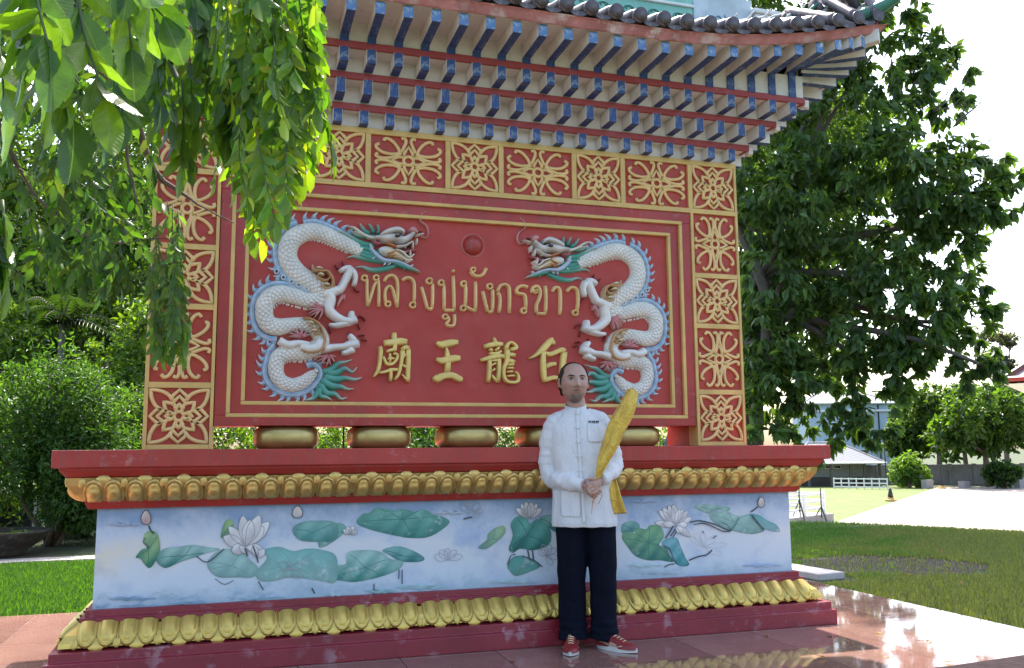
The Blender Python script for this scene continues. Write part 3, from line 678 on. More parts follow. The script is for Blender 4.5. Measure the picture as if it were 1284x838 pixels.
leaves_ = [(mR, [(0, 340), (60, 310), (120, 330), (125, 370), (60, 400), (0, 400)], T1, T2), (mR, [(0, 440), (10, 400), (60, 388), (95, 400), (110, 362), (175, 372), (200, 345), (250, 342), (295, 370), (305, 430), (270, 490), (320, 510), (350, 560), (375, 612), (280, 600), (190, 600), (100, 570), (40, 500)], (.20, .42, .22), (.05, .28, .22)),
 (mR, [(290, 480), (330, 440), (400, 436), (430, 500), (465, 580), (492, 632), (440, 645), (390, 620), (350, 540)], (.20, .44, .48), (.06, .34, .36)), (mR, [(520, 205), (600, 188), (700, 198), (790, 212), (770, 242), (690, 232), (640, 258), (580, 240)], LT, (.25, .5, .45)),
 (mR, [(635, 265), (675, 235), (720, 245), (750, 228), (800, 255), (860, 275), (945, 262), (1000, 330), (1045, 382), (960, 408), (880, 400), (800, 382), (720, 352), (660, 312)], LT, (.26, .50, .44)), (mR, [(930, 262), (1000, 268), (1060, 305), (1130, 340), (1155, 392), (1080, 385), (1030, 362), (975, 320)], (.12, .42, .38), (.36, .56, .56)),
 (mM, [(200, 150), (235, 105), (270, 100), (305, 72), (365, 78), (400, 88), (440, 78), (490, 86), (520, 95), (548, 82), (592, 92), (612, 108), (665, 120), (700, 155), (600, 225), (500, 235), (400, 220), (260, 185)], (.17, .42, .34), (.06, .32, .27)),
 (mM, [(0, 200), (60, 158), (130, 158), (140, 200), (60, 265), (0, 285)], T1, (.2, .45, .38)), (mM, [(340, 300), (420, 278), (500, 300), (565, 340), (540, 362), (440, 360), (385, 330)], T1, T2),
 (mM, [(60, 455), (95, 385), (145, 372), (150, 312), (260, 298), (340, 312), (380, 345), (450, 362), (430, 402), (340, 440), (200, 470), (110, 462)], LT, (.07, .36, .29)), (mM, [(855, 285), (900, 245), (905, 215), (945, 180), (992, 170), (1000, 205), (960, 250), (900, 292)], (.32, .50, .28), (.22, .44, .34)),
 (mM, [(1180, 130), (1240, 108), (1284, 130), (1284, 205), (1230, 175)], T1, T2), (mM, [(1018, 290), (1040, 220), (1028, 160), (1060, 120), (1110, 118), (1132, 155), (1170, 132), (1222, 160), (1247, 215), (1232, 272), (1150, 300), (1080, 292), (1040, 315)], (.14, .42, .34), (.03, .24, .20)),
 (mM, [(1012, 385), (1040, 338), (1090, 330), (1150, 350), (1190, 385), (1120, 420), (1060, 438), (1030, 420)], (.10, .36, .30), (.20, .46, .38)),
 (mL, [(215, 295), (245, 255), (282, 240), (258, 210), (262, 170), (300, 152), (335, 175), (345, 260), (312, 330), (282, 352), (240, 305)], GY, GY2), (mL, [(325, 300), (365, 250), (450, 238), (520, 228), (600, 240), (670, 252), (600, 272), (540, 292), (450, 322), (380, 352), (340, 335)], LT, (.05, .30, .24)),
 (mL, [(670, 190), (690, 110), (722, 90), (742, 120), (712, 165)], GY, GY2), (mL, [(600, 320), (640, 272), (700, 250), (780, 262), (830, 310), (872, 352), (842, 402), (760, 402), (660, 402), (610, 362)], LT, (.30, .55, .50)),
 (mL, [(860, 375), (920, 300), (900, 258), (980, 238), (1060, 262), (1120, 250), (1200, 252), (1290, 290), (1290, 425), (1200, 420), (1050, 402), (950, 422), (880, 420)], LT2, (.36, .60, .54)), (mL, [(1055, 145), (1100, 108), (1180, 98), (1290, 110), (1290, 200), (1180, 212), (1090, 200)], T1, (.10, .36, .32))]
for tf, poly, a, b in leaves_:
    lf = blob('painted_leaf', poly, a, b, tf, .55)
    c = sum(np.array(p, float) for p in poly)/len(poly); g = MB()
    for p in poly[::3]: line_(g, [(c[0], c[1]+8), ((c[0]+p[0])/2+4, (c[1]+p[1])/2), (c[0]+(p[0]-c[0])*.85, c[1]+(p[1]-c[1])*.85)], 1.6, tuple(x*.6 for x in b), tf)
    g2 = part('painted_vein', g, ATTRM, panel)
def flower(tf, c, tips, w_, fill=(.74, .74, .72), line=(.30, .30, .30), lw=1.6, faint=False):
    for tp in tips:
        d = np.array([tp[0]-c[0], tp[1]-c[1]], float); L = np.linalg.norm(d); d /= L; nn = np.array([-d[1], d[0]]); ww = w_*(.75+.25*rng.random())
        P = [np.array(c)+d*L*t+nn*s_*ww for t, s_ in ((0, 0), (.25, .6), (.55, 1), (.82, .7), (1, 0), (.82, -.7), (.55, -1), (.25, -.6))]
        if not faint: blob('painted_petal', [tuple(p) for p in P], fill, lerp(fill, (.70, .62, .62), .5), tf, .1, per=3)
        g = MB(); line_(g, [tuple(p) for p in P+[P[0]]], lw, line, tf); part('painted_outline', g, ATTRM, panel)
flower(mR, (395, 345), [(240, 325), (268, 235), (300, 215), (510, 288), (480, 240), (440, 228), (340, 198), (378, 190), (420, 225), (300, 330), (480, 340), (440, 400), (500, 425)], 30)
flower(mR, (600, 500), [(500, 430), (530, 400), (590, 385), (690, 420), (770, 480), (735, 560)], 24, faint=True, line=(.55, .56, .58), lw=1.2)
flower(mM, (1130, 130), [(1058, 75), (1085, 52), (1195, 75), (1170, 50), (1110, 40), (1140, 42)], 20)
flower(mM, (830, 95), [(755, 60), (790, 40), (860, 45), (880, 90), (860, 120), (800, 125)], 20, faint=True, line=(.42, .42, .44))
flower(mM, (690, 350), [(620, 330), (650, 300), (690, 290), (735, 300), (770, 330)], 22, faint=True, line=(.45, .45, .48))
flower(mM, (1220, 330), [(1180, 300), (1200, 270), (1240, 270), (1270, 290), (1280, 340), (1250, 380)], 18, faint=True, line=(.40, .40, .42))
flower(mM, (170, 215), [(130, 190), (150, 175), (185, 170), (205, 195)], 16)
flower(mL, (805, 240), [(685, 185), (715, 130), (900, 130), (930, 105), (790, 72), (880, 70), (830, 95), (730, 262), (900, 260), (780, 265)], 36)
flower(mL, (870, 300), [(845, 230), (905, 250)], 22)
flower(mL, (1060, 360), [(975, 325), (1010, 390), (1110, 330), (1090, 410)], 24, faint=True, line=(.35, .37, .38))
def bud(tf, x, y, rx, ry, col):
    P = [(x+rx*math.cos(a)*(1-.25*math.sin(a)), y-ry*math.sin(a)) for a in np.linspace(0, 2*math.pi, 10)[:-1]]
    blob('painted_bud', P, (.74, .66, .62), col, tf, .1, per=3); g = MB(); line_(g, P+[P[0]], 2, INK, tf); part('painted_outline', g, ATTRM, panel)
bud(mR, 1020, 175, 24, 38, (.72, .70, .66)); bud(mL, 270, 82, 26, 38, (.66, .45, .42)); bud(mL, 1083, 52, 28, 32, (.68, .68, .66))
for tf, pts, w_ in [(mR, [(497, 322), (560, 310), (640, 325), (700, 345), (770, 378), (805, 380)], 5), (mR, [(525, 338), (600, 330), (680, 360), (740, 388), (795, 388)], 4), (mR, [(490, 600), (560, 572), (620, 560), (660, 524)], 5), (mR, [(376, 348), (345, 400), (318, 440)], 5), (mR, [(388, 372), (355, 425)], 4), (mR, [(398, 388), (372, 432)], 4),
    (mR, [(992, 208), (970, 228), (944, 245)], 5), (mR, [(310, 650), (345, 632), (385, 626)], 4), (mR, [(300, 490), (350, 520), (370, 580), (400, 620)], 3), (mR, [(950, 270), (990, 320), (1040, 378)], 5), (mR, [(795, 380), (830, 340), (855, 285)], 2), (mR, [(795, 380), (770, 340), (730, 320)], 2), (mR, [(590, 385), (600, 400)], 3), (mR, [(665, 440), (692, 418)], 3),
    (mM, [(1120, 298), (1130, 350)], 4), (mM, [(1145, 298), (1152, 352)], 4), (mM, [(776, 132), (820, 122)], 4), (mM, [(1012, 380), (1030, 330), (1055, 322)], 3), (mM, [(1090, 330), (1150, 352), (1200, 390)], 3), (mM, [(430, 405), (428, 455)], 3), (mM, [(446, 405), (446, 480)], 3), (mM, [(295, 480), (295, 540)], 3),
    (mL, [(285, 125), (295, 150), (312, 168)], 5), (mL, [(270, 190), (255, 215), (290, 245)], 2), (mL, [(845, 235), (860, 280), (872, 325)], 4), (mL, [(800, 245), (815, 290)], 4), (mL, [(540, 290), (600, 320), (690, 250)], 3), (mL, [(1160, 460), (1175, 490)], 4), (mL, [(872, 425), (900, 470)], 3), (mL, [(740, 420), (690, 440), (640, 410)], 2)]:
    g = MB(); line_(g, pts, w_, INK, tf); part('painted_stem', g, ATTRM, panel)

# loose washes of water painted along the foot of the mural
for tf, x0_, x1_, y_, cc in ((mM, 250, 420, 522, (.30, .52, .52)), (mM, 400, 700, 500, (.36, .56, .58)), (mM, 20, 160, 540, (.42, .54, .60)), (mM, 900, 1180, 470, (.40, .56, .60)), (mR, 40, 300, 640, (.42, .60, .62)), (mR, 120, 460, 690, (.44, .58, .64)), (mR, 880, 1180, 640, (.34, .44, .62)), (mL, 60, 330, 520, (.22, .34, .46)), (mL, 380, 700, 545, (.24, .38, .48)), (mL, 760, 1080, 520, (.30, .46, .54)), (mL, 120, 400, 560, (.26, .38, .50)), (mR, 60, 260, 170, (.36, .46, .64)), (mL, 60, 240, 120, (.34, .44, .58)), (mM, 620, 780, 100, (.50, .56, .64))):
    P = [(x0_+(x1_-x0_)*t, y_-(9+7*math.sin(t*19+x0_))*math.sin(math.pi*min(1, t*1.02))-3) for t in np.linspace(0, 1, 11)]+[(x0_+(x1_-x0_)*t, y_+(7+5*math.sin(t*23+y_))*math.sin(math.pi*t)) for t in np.linspace(.95, .05, 9)]
    blob('painted_wash', P, cc, tuple(x*1.15 for x in cc), tf, 0, per=2)
# ================================================================ corbelled eaves and tiled roof (parts of the sign wall)
def ze(x): return 6.26+.70*max(0, (abs(x)-2.5)/4.35)**1.85
def zs(y): return 6.40+.56*min(1.2, abs(y-T/2)/2.38)**2
TI = [(0.0, .20, 5.16, 5.37, 5.48), (.20, .56, 5.505, 5.74, 5.845), (.56, .93, 5.86, 6.08, 6.19)]
pitch = .42
for ti, (d0, d1, zb, zt, zu) in enumerate(TI):
    b = MB(); z0 = 5.158 if ti == 0 else TI[ti-1][4]-.004
    b.loft([(d0-.02, z0), (d0-.02, zt+.012), (d1-.05, zt+.016), (d1-.05, zu-.006)]); tier = part('corbel_tier', b, CREAM, wall)
    rb = MB(); dep = d1-d0+.01; rb.box(-.068, .068, -dep, 0, zb, zt+.01)
    rc = MB(); rc.box(-.074, .074, -dep+.004, 0, zb+.006, zt+.008)      # cream flanks stand just proud of the blue core
    rs = part('rib', rb, BLUE, tier, local=True); rf = part('rib_flank', rc, CREAM, tier, local=True)
    first = True
    def put(x, y, rz):
        global first
        L = wall.location
        if first:
            for o in (rs, rf): o.location = Vector((x, y, 0))*S-L; o.rotation_euler = (0, 0, rz)
            first = False
        else:
            inst(rs, tier, (x, y, 0), rz); inst(rf, tier, (x, y, 0), rz)
    nn = int((5+d1-.1)/pitch-.5)
    for k in range(-nn-1, nn+1): put((k+.5)*pitch, -d0+.005, 0)
    for k in range(-1-(ti > 0), 2+(ti > 0)):
        put(5+d0-.005, T/2+k*pitch, math.pi/2); put(-5-d0+.005, T/2+k*pitch, -math.pi/2)
    w_ = .06
    for a in ((-5-d1, 5+d1, -d1-.008, -d1+w_), (-5-d1, 5+d1, T+d1-w_, T+d1+.008)):
        g = MB(); g.box(a[0], a[1], a[2], a[3], zt, zu); part('red_beam', g, REDBM, tier, bevel=.003)
    for a in ((-5-d1-.005, -5-d1+w_), (5+d1-w_, 5+d1+.005)):
        g = MB(); g.box(a[0], a[1], -d1+w_+.002, T+d1-w_-.002, zt+.002, zu-.002); part('red_beam', g, CREAM if 0 else REDBM, tier, bevel=.003)
    # white bracket block poking out under each beam end
    for sx in (-1, 1):
        g = MB(); g.box(*sorted((sx*(5+d1+.006), sx*(5+d1+.10))), -d1+.02, -d1+.16, zt-.05, zu-.02); part('bracket_end', g, CREAM, tier, bevel=.004)
# top tier: soffit sheet and long rafters whose ends follow the lifted eave
b = MB()
DO = 1.80
def soff(side, s_):
    def fn(u, v):
        d = .88+(DO-.88)*v
        if side == 0:
            x = -(5+d)+2*(5+d)*u; z = ze(x*(5+DO)/(5+d)) if abs(x) > 5 else ze(x); return (x, -d if s_ < 0 else T+d, z+.235)
        y = -d+(T+2*d)*u; k = (y-T/2)/(T/2+d)*(T/2+DO)+T/2; return (s_*(5+d), y, max(zs(k), 0)*1.0+.21)
    return fn
for side, s_, nu in ((0, -1, 61), (0, 1, 41), (1, 1, 21), (1, -1, 21)):
    n0 = len(b.v); b.grid(soff(side, s_), nu, 6)
b.loft([(.88, 6.17), (.91, 6.18), (.91, 6.60)])
soffit = part('eave_soffit', b, CREAM, wall)
def rafter(x, y, rz, d_in, L_, z, zbot):
    g = MB(); g.box(-.066, .066, -.05, .0, zbot, z+.002); g.box(-.066, .066, -L_, .0, z, z+.19)
    o = part('rafter', g, BLUE, soffit, local=True); o.location = Vector((x, y, 0))*S-wall.location; o.rotation_euler = (0, 0, rz)
    g = MB(); g.box(-.072, .072, -L_+.004, .0, z+.006, z+.25)
    o2 = part('rafter_flank', g, CREAM, soffit, local=True); o2.location = o.location; o2.rotation_euler = o.rotation_euler
    g = MB(); g.box(-.074, .074, -L_-.008, -L_+.01, z+.002, z+.185)
    o3 = part('rafter_end', g, BLUEL, soffit, local=True, bevel=.003); o3.location = o.location; o3.rotation_euler = o.rotation_euler
nn = 13
for k in range(-nn-1, nn+1): x = (k+.5)*pitch; rafter(x, -.90, 0, .9, .86, ze(x), 6.17)
for sx in (-1, 1):
    for j, (xx, ang) in enumerate(((5.90, 9), (5.97, 21), (5.98, 33))):      # rafters fan out at the hip
        L_ = .90/math.cos(math.radians(ang)); rafter(sx*(xx-.02), -.90, sx*math.radians(ang), .9, L_, ze(xx+.9*math.tan(math.radians(ang))*.8), ze(xx+.9*math.tan(math.radians(ang))*.8))
    for yy_, ang in ((-.86, 10), (-.90, 22), (-.92, 34)):
        L_ = .90/math.cos(math.radians(ang)); z_ = zs(yy_-.7*math.tan(math.radians(ang)))+.02; rafter(sx*5.90, yy_, sx*(math.pi/2-math.radians(ang)), .9, L_, z_, z_)
    for k in range(-3, 4): rafter(sx*5.90, T/2+k*pitch, sx*math.pi/2, .9, .86, zs(T/2+k*pitch)+.02, 6.17)
    g = MB(); # hip rafter
    z0, z1 = ze(5.95)+.05, ze(6.86)
    g.add([(sx*x_, y_, z_) for x_, y_, z_ in ((5.80, -.95, z0), (5.93, -.82, z0), (6.90, -1.80, z1), (6.78, -1.92, z1), (5.80, -.95, z0+.24), (5.93, -.82, z0+.24), (6.90, -1.80, z1+.22), (6.78, -1.92, z1+.22))], [(0, 3, 2, 1), (4, 5, 6, 7), (0, 1, 5, 4), (1, 2, 6, 5), (2, 3, 7, 6), (3, 0, 4, 7)])
    part('hip_rafter', g, CREAM, soffit, bevel=.004)
# worn red fascia under the tiles
g = MB(); 
def zed(x): return ze(x)
def fas(u, v):
    x = -6.86+13.72*u; w2 = .012*math.sin(x*9)+.01*math.sin(x*23); q = [(1.80, .19), (1.83, .195+w2), (1.90, .29), (1.94, .32), (1.7, .34)][int(round(v*4))]
    return (x*(5+q[0])/(6.8) if abs(x) > 6.7 else x, -q[0], ze(x)+q[1])
g.grid(fas, 121, 5); 
for s_ in (-1, 1):
    def fs2(u, v, s_=s_):
        y = -1.86+(T+3.72)*u; q = [(1.70, .20), (1.72, .21), (1.80, .31), (1.85, .34), (1.7, .36)][int(round(v*4))]; return (s_*(5+q[0]), y, zs(y)+q[1])
    g.grid(fs2, 41, 5)
part('red_fascia', g, REDW, wall, smooth=False)
# roof slab and tile rows
g = MB()
ZR = 7.75
def slab(u, v):
    x = -6.9+13.8*u; y = -1.93+(T/2+1.93)*v; hx = 1-v*.35
    return (x*hx, y, ze(x)*(1-v)+.36*(1-v)+ZR*v-.5*v*(1-v))
g.grid(slab, 41, 9); g.grid(lambda u, v: (lambda p: (p[0], T-p[1], p[2]))(slab(u, v)), 41, 9)
for s_ in (-1, 1):
    g.grid(lambda u, v, s_=s_: (s_*(6.9*(1-v*.35)), -1.93+(T+3.86)*u+(T/2-(-1.93+(T+3.86)*u))*v, (zs(-1.93+(T+3.86)*u)+.36)*(1-v)+ZR*v-.5*v*(1-v)), 21, 9)
roof = part('roof', g, TILE, wall, smooth=True)
bt = MB()
sl = math.atan2(.75, 2.2)
def rowpts(L_): return [(0, t*math.cos(sl), t*math.sin(sl), .112+(.008 if i % 2 else -.004)) for i, t in enumerate(np.linspace(0, L_, 9))]
bt.tube(rowpts(2.5), 14)
bt.tube([(0, -.014, 0, .120), (0, .05, .017, .120)], 18); bt.tube([(0, -.034, -.004, .085), (0, -.01, 0, .09)], 16)
pn = MB()
def pan(u, v):
    a = math.pi*(u if u <= 1 else 1); x = -.17*math.cos(a); z = -.115*math.sin(a)
    return (x, v*2.4*math.cos(sl), z+v*2.4*math.sin(sl)+.02)
pn.grid(pan, 11, 4); pn.add([(x_, 0.0, z_) for x_, z_ in [(-.17*math.cos(math.pi*i/10), -.115*math.sin(math.pi*i/10)+.02) for i in range(11)]+[(-.13*math.cos(math.pi*i/10), -.050*math.sin(math.pi*i/10)+.03) for i in range(11)][::-1]], [tuple(range(22))])
first_t = [None, None]
for k in range(-16, 17):
    x = k*.414+.11
    if abs(x) > 6.85: continue
    for j, (mb_, nm, xx, dz, yy) in enumerate(((bt, 'roof_tile', x, .455, -2.0), (pn, 'pan_tile', x+pitch/2, .40, -1.97))):
        if abs(xx) > 6.85: continue
        s3 = (1, min(1, (6.9-abs(xx))/2.2+.12), 1)
        if first_t[j] is None:
            o = part(nm, mb_, TILE, roof, smooth=True, local=True); first_t[j] = o; o.location = Vector((xx, yy, ze(xx)+dz))*S-wall.location; o.scale = s3
        else: inst(first_t[j], roof, (xx, yy, ze(xx)+dz), 0, s3)
for s_ in (-1, 1):
    for k in range(-5, 6):
        y = T/2+k*pitch; sc_ = max(.15, 1-abs(k)*.15)
        inst(first_t[0], roof, (s_*7.0, y, zs(y)+.455), s_*math.pi/2, (1, sc_, 1))
        if k < 5: inst(first_t[1], roof, (s_*6.97, y+pitch/2, zs(y+pitch/2)+.40), s_*math.pi/2, (1, sc_, 1))
# painted ridge wall, end blocks and carved hips
x1 = W(869, 10, .4)[0]; x2 = W(943, 8, .4)[0]; x3 = W(972, 8, .4)[0]
g = MB(); g.box(-x1, x1, .40, .75, 7.5, 8.55); ridge = part('ridge_wall', g, TEAL, roof, bevel=.01)
g = MB(); 
for zz in (7.93, 8.35): g.box(-x1, x1, .36, .79, zz, zz+.06)
part('ridge_border', g, WHITEP, ridge, bevel=.006)
g = MB()
for k in range(-9, 10):
    cx = k*.52
    for s_ in (-1, 1):
        g.tube([(cx+s_*(.05+.12*t/6)*math.cos(t), .395, 8.14+(.05+.12*t/6)*math.sin(t)*.8, .014) for t in np.linspace(0, 6, 16)], 5)
part('ridge_scroll', g, TEALD, ridge, smooth=True)
for s_ in (-1, 1):
    a, c = sorted((s_*x1, s_*x2)); g = MB(); g.box(a+.01, c-.01, .38, .77, 7.2, 8.7); e = part('ridge_end_panel', g, PALEB, roof, bevel=.01)
    g = MB()
    for q in ((.2, 7.95), (.55, 8.2), (.9, 7.9), (1.2, 8.25)):
        g.tube([(s_*(x1+q[0]+(.03+.13*t/7)*math.cos(t)), .375, q[1]+(.03+.13*t/7)*math.sin(t), .018) for t in np.linspace(0, 7, 18)], 5)
    part('painted_swirl', g, paint('swirl_blue', (.16, .32, .42), .6) if s_ < 0 else MATS['swirl_blue'], e, smooth=True)
    a, c = sorted((s_*x2, s_*x3)); g = MB(); g.box(a, c, .30, .85, 7.0, 8.4); g.box(a-.05, c+.05, .26, .89, 8.4, 8.5); part('ridge_end_block', g, WHITEP, roof, bevel=.01)
    g = MB(); g.tube([(s_*x_, y_, z_, r_) for x_, y_, z_, r_ in smooth_pts([(5.3, -.5, 7.35, .10), (6.0, -1.15, 7.36, .13), (6.6, -1.75, 7.46, .13), (7.0, -2.1, 7.66, .09), (7.35, -2.35, 8.0, .03)], 5)], 10)
    g.tube([(s_*x_, y_, z_, r_) for x_, y_, z_, r_ in smooth_pts([(4.6, .1, 7.55, .12), (5.3, -.5, 7.42, .12), (5.8, -.9, 7.55, .08), (6.1, -1.2, 7.9, .03)], 5)], 10)
    part('hip_ridge', g, TEALD, roof, smooth=True)
    g = MB()
    for i in range(9):
        t = i/8; bx, by, bz = 4.7+1.9*t, 0-1.6*t, 7.75-.15*t
        g.tube([(s_*(bx+dx), by, bz+dz, r_) for dx, dz, r_ in smooth_pts([(0, -.1, .06), (.12, .12, .05), (.34, .22, .035), (.5, .42, .008)], 4)], 6)
    part('carved_flourish', g, paint('weathered_plaster', (.42, .42, .40), .8, .3, .6, (.2, .25, .24)) if s_ < 0 else MATS['weathered_plaster'], roof, smooth=True)
# ================================================================ ground, platform, plaza
def ground_mat():
    m, n, p, out = nodes('lawn_soil'); v = coords(n)
    a = noise(n, .9, 8, .7); b = noise(n, 14, 8, .75)
    c = ramp(n, a, [(.35, (.030, .055, .014)), (.5, (.035, .065, .016)), (.62, (.075, .068, .035)), (.75, (.06, .048, .033))])
    c = mix(n, .45, c, ramp(n, b, [(.3, (.02, .024, .012)), (.7, (.07, .075, .035))])); n.links.new(c, p.inputs['Base Color'])
    p.inputs['Roughness'].default_value = .95; bump(n, p, b, .7, .03); return m
def sheet(name, poly, z, mat, sub=None):
    g = MB(); g.add([(x, y, z) for x, y in poly], [tuple(range(len(poly)))]); o = part(name, g, mat); 
    if o.data.polygons[0].normal.z < 0: o.data.flip_normals()
    return tag(o, kind='structure')
ZP = -7.0                    # the plaza lies on a lower terrace beyond the crest of the lawn
K0 = np.array(G(1040, 656, -3.06)); K1 = np.array(G(1290, 669, -3.06)); KD = (K1-K0)/np.linalg.norm(K1-K0); KN = np.array([-KD[1], KD[0], 0])
def zg(x, y): s_ = (x-K0[0])*KN[0]+(y-K0[1])*KN[1]; return -3.06-(-3.06-ZP)*S3(s_, .3, 5.5)
g = MB(); sv = [-1500, -400, -120, -50, -20, -8, -3, -1, 0, .4, .9, 1.5, 2.2, 3, 3.8, 4.6, 5.5, 8, 15, 40, 120, 400, 1500]; tv = [-1500, -400, -120, -50, -20, -8, 0, 8, 20, 50, 120, 400, 1500]
vs_ = []
for a in sv:
    for b in tv: q = K0+KN*a+KD*b; vs_.append((q[0], q[1], zg(q[0], q[1])))
g.add(vs_, [(i*13+j, i*13+j+1, (i+1)*13+j+1, (i+1)*13+j) for i in range(len(sv)-1) for j in range(12)]); o = part('ground', g, ground_mat()); tag(o, kind='structure')
if o.data.polygons[100].normal.z < 0: o.data.flip_normals()
def plaza_mat():
    m, n, p, out = nodes('plaza_paving'); v = coords(n)
    br = n.nodes.new('ShaderNodeTexBrick'); br.offset = 0; br.inputs['Scale'].default_value = 1; br.inputs['Brick Width'].default_value = .6; br.inputs['Row Height'].default_value = .6; br.inputs['Mortar Size'].default_value = .008
    br.inputs['Color1'].default_value = (.36, .30, .25, 1); br.inputs['Color2'].default_value = (.33, .27, .225, 1); br.inputs['Mortar'].default_value = (.3, .26, .22, 1)
    n.links.new(v, br.inputs[0]); c = mix(n, .5, br.outputs[0], ramp(n, noise(n, .5, 6), [(.3, (.40, .32, .26)), (.7, (.33, .28, .24))]))
    n.links.new(c, p.inputs['Base Color']); p.inputs['Roughness'].default_value = .7; return m
def GP(pts): return [tuple(G(U, V, ZP+.02)[:2]) for U, V in pts]
sheet('plaza', GP([(1000, 667), (1047, 655), (1100, 637), (1150, 620), (1176, 611), (1420, 608.5), (1700, 640), (1600, 720), (1284, 720), (1100, 690)]), ZP+.02, plaza_mat())
def lawn_mat():
    m, n, p, out = nodes('far_lawn'); c = ramp(n, noise(n, 1.3, 8, .7), [(.3, (.06, .10, .018)), (.55, (.10, .13, .028)), (.75, (.16, .15, .05))]); n.links.new(c, p.inputs['Base Color']); p.inputs['Roughness'].default_value = .95; return m
sheet('far_lawn', GP([(940, 690), (1000, 667.3), (1047, 655.2), (1100, 637.2), (1150, 620.2), (1174, 611.2), (1100, 607), (960, 607), (900, 640)]), ZP+.018, lawn_mat())
sheet('garden_path', [(-16, 13.2), (-8.6, 14.0), (-3, 14.0), (20, 14.5), (20, 15.2), (-3, 15.1), (-16, 14.6)], -3.045, paint('concrete_path', (.34, .32, .29), .85, .25, .3, (.2, .2, .18)))
# platform of polished granite tiles
def granite(name, col, col2):
    m, n, p, out = nodes(name); v = coords(n); oi = n.nodes.new('ShaderNodeObjectInfo')
    c = ramp(n, noise(n, 1.4, 7, .65), [(.3, col), (.7, col2)]); sp = ramp(n, noise(n, 160, 3, .8), [(.35, .72), (.65, 1.2)]); c = mix(n, 1, c, sp, 'MULTIPLY')
    r = math_(n, 'ADD', .86, math_(n, 'MULTIPLY', oi.outputs['Random'], .28)); c = mix(n, 1, c, r, 'MULTIPLY')
    f = ramp(n, noise(n, 1.8, 8, .7), [(.52, 0), (.72, .4)]); c = mix(n, f, c, (.30, .21, .18))
    n.links.new(c, p.inputs['Base Color']); p.inputs['IOR'].default_value = 1.5
    n.links.new(ramp(n, noise(n, 3.2, 8, .7), [(.4, .025), (.75, .11)]), p.inputs['Roughness'])
    p.inputs['Coat Weight'].default_value = .15; p.inputs['Coat Roughness'].default_value = .03
    bump(n, p, noise(n, 4.5, 3), .045, .01); return m
GRAN = granite('polished_red_granite', (.18, .092, .078), (.28, .155, .125))
PX0, PX1, PY0, PY1 = -14.3, 8.55, -9.9, 4.6
g = MB(); g.box(PX0, PX1, PY0, PY1, -3.35, -3.012); plat = tag(part('platform', g, paint('grout', (.16, .13, .12), .9)), kind='structure')
g = MB(); tw = 1.42; g.box(.006, tw-.006, .006, tw-.006, -3.03, -3.0)
t0 = None
xx = PX1-tw
while xx > PX0-.5:
    yy = PY1-tw
    while yy > PY0-.5:
        if t0 is None: t0 = part('floor_tile', g, GRAN, plat, local=True, bevel=.0012, seg=1); t0.location = Vector((xx, yy, 0))*S; t0['kind'] = 'structure'; del t0['kind']
        else: o = t0.copy(); COL.objects.link(o); o.parent = plat; o.location = Vector((xx, yy, 0))*S
        yy -= tw
    xx -= tw
# dark nosing strip at the near right edge
g = MB(); a = G(1150, 842); b = G(1300, 820); d = (b-a)/np.linalg.norm(b-a); nrm_ = np.array([d[1], -d[0], 0]); a = a-d*1.5; b = b+d*3
vs = [a, b, b+nrm_*.5, a+nrm_*.5]; g.add([(p[0], p[1], -2.99) for p in vs]+[(p[0], p[1], -3.02) for p in vs], [(0, 1, 2, 3), (7, 6, 5, 4), (0, 4, 5, 1), (1, 5, 6, 2), (2, 6, 7, 3), (3, 7, 4, 0)])
tag(part('step_nosing', g, paint('dark_granite', (.02, .009, .011), .75, .2, spec=.1)), 'dark maroon granite strip along the near right edge of the polished floor', 'edging')
# low concrete kerb block beyond the platform's far right corner
g = MB(); kb = [G(1000, 712), G(1058, 720), G(1063, 727), G(1010, 730)]; g.rbox((9.2, 4.5, -2.98), .75, 1.9, .16, .12)
tag(part('kerb_block', g, paint('pale_concrete', (.50, .46, .44), .7, .2, .4, (.3, .28, .27)), bevel=.01), 'pale concrete kerb block at the grass edge, behind the right end of the pedestal', 'kerb')
# grass blades
def blades(name, pts, h, cols, label, seed=1):
    r = np.random.default_rng(seed); n = len(pts); P = np.array(pts); a = r.uniform(0, 6.28, n); hh = h*r.uniform(.5, 1.3, n); ln = hh*r.uniform(.1, .8, n); b = a+r.uniform(-1, 1, n)
    wd = .016*r.uniform(.6, 1.4, n); v = np.zeros((n, 3, 3))
    v[:, 0] = P+np.stack([-np.sin(a)*wd, np.cos(a)*wd, 0*a], 1); v[:, 1] = P-np.stack([-np.sin(a)*wd, np.cos(a)*wd, 0*a], 1); v[:, 2] = P+np.stack([np.cos(b)*ln, np.sin(b)*ln, hh], 1)
    v = v.reshape(-1, 3)*S; me = bpy.data.meshes.new(name); me.vertices.add(3*n); me.vertices.foreach_set('co', v.ravel()); me.loops.add(3*n); me.loops.foreach_set('vertex_index', np.arange(3*n)); me.polygons.add(n); me.polygons.foreach_set('loop_start', np.arange(0, 3*n, 3)); me.update(calc_edges=True)
    ca = me.color_attributes.new('paint', 'FLOAT_COLOR', 'POINT'); cc = np.ones((3*n, 4), np.float32); cc[:, :3] = np.repeat(cols, 3, 0); ca.data.foreach_set('color', cc.ravel())
    me.materials.append(LEAFM); o = bpy.data.objects.new(name, me); link(o); tag(o, label, 'grass', kind='stuff'); return o
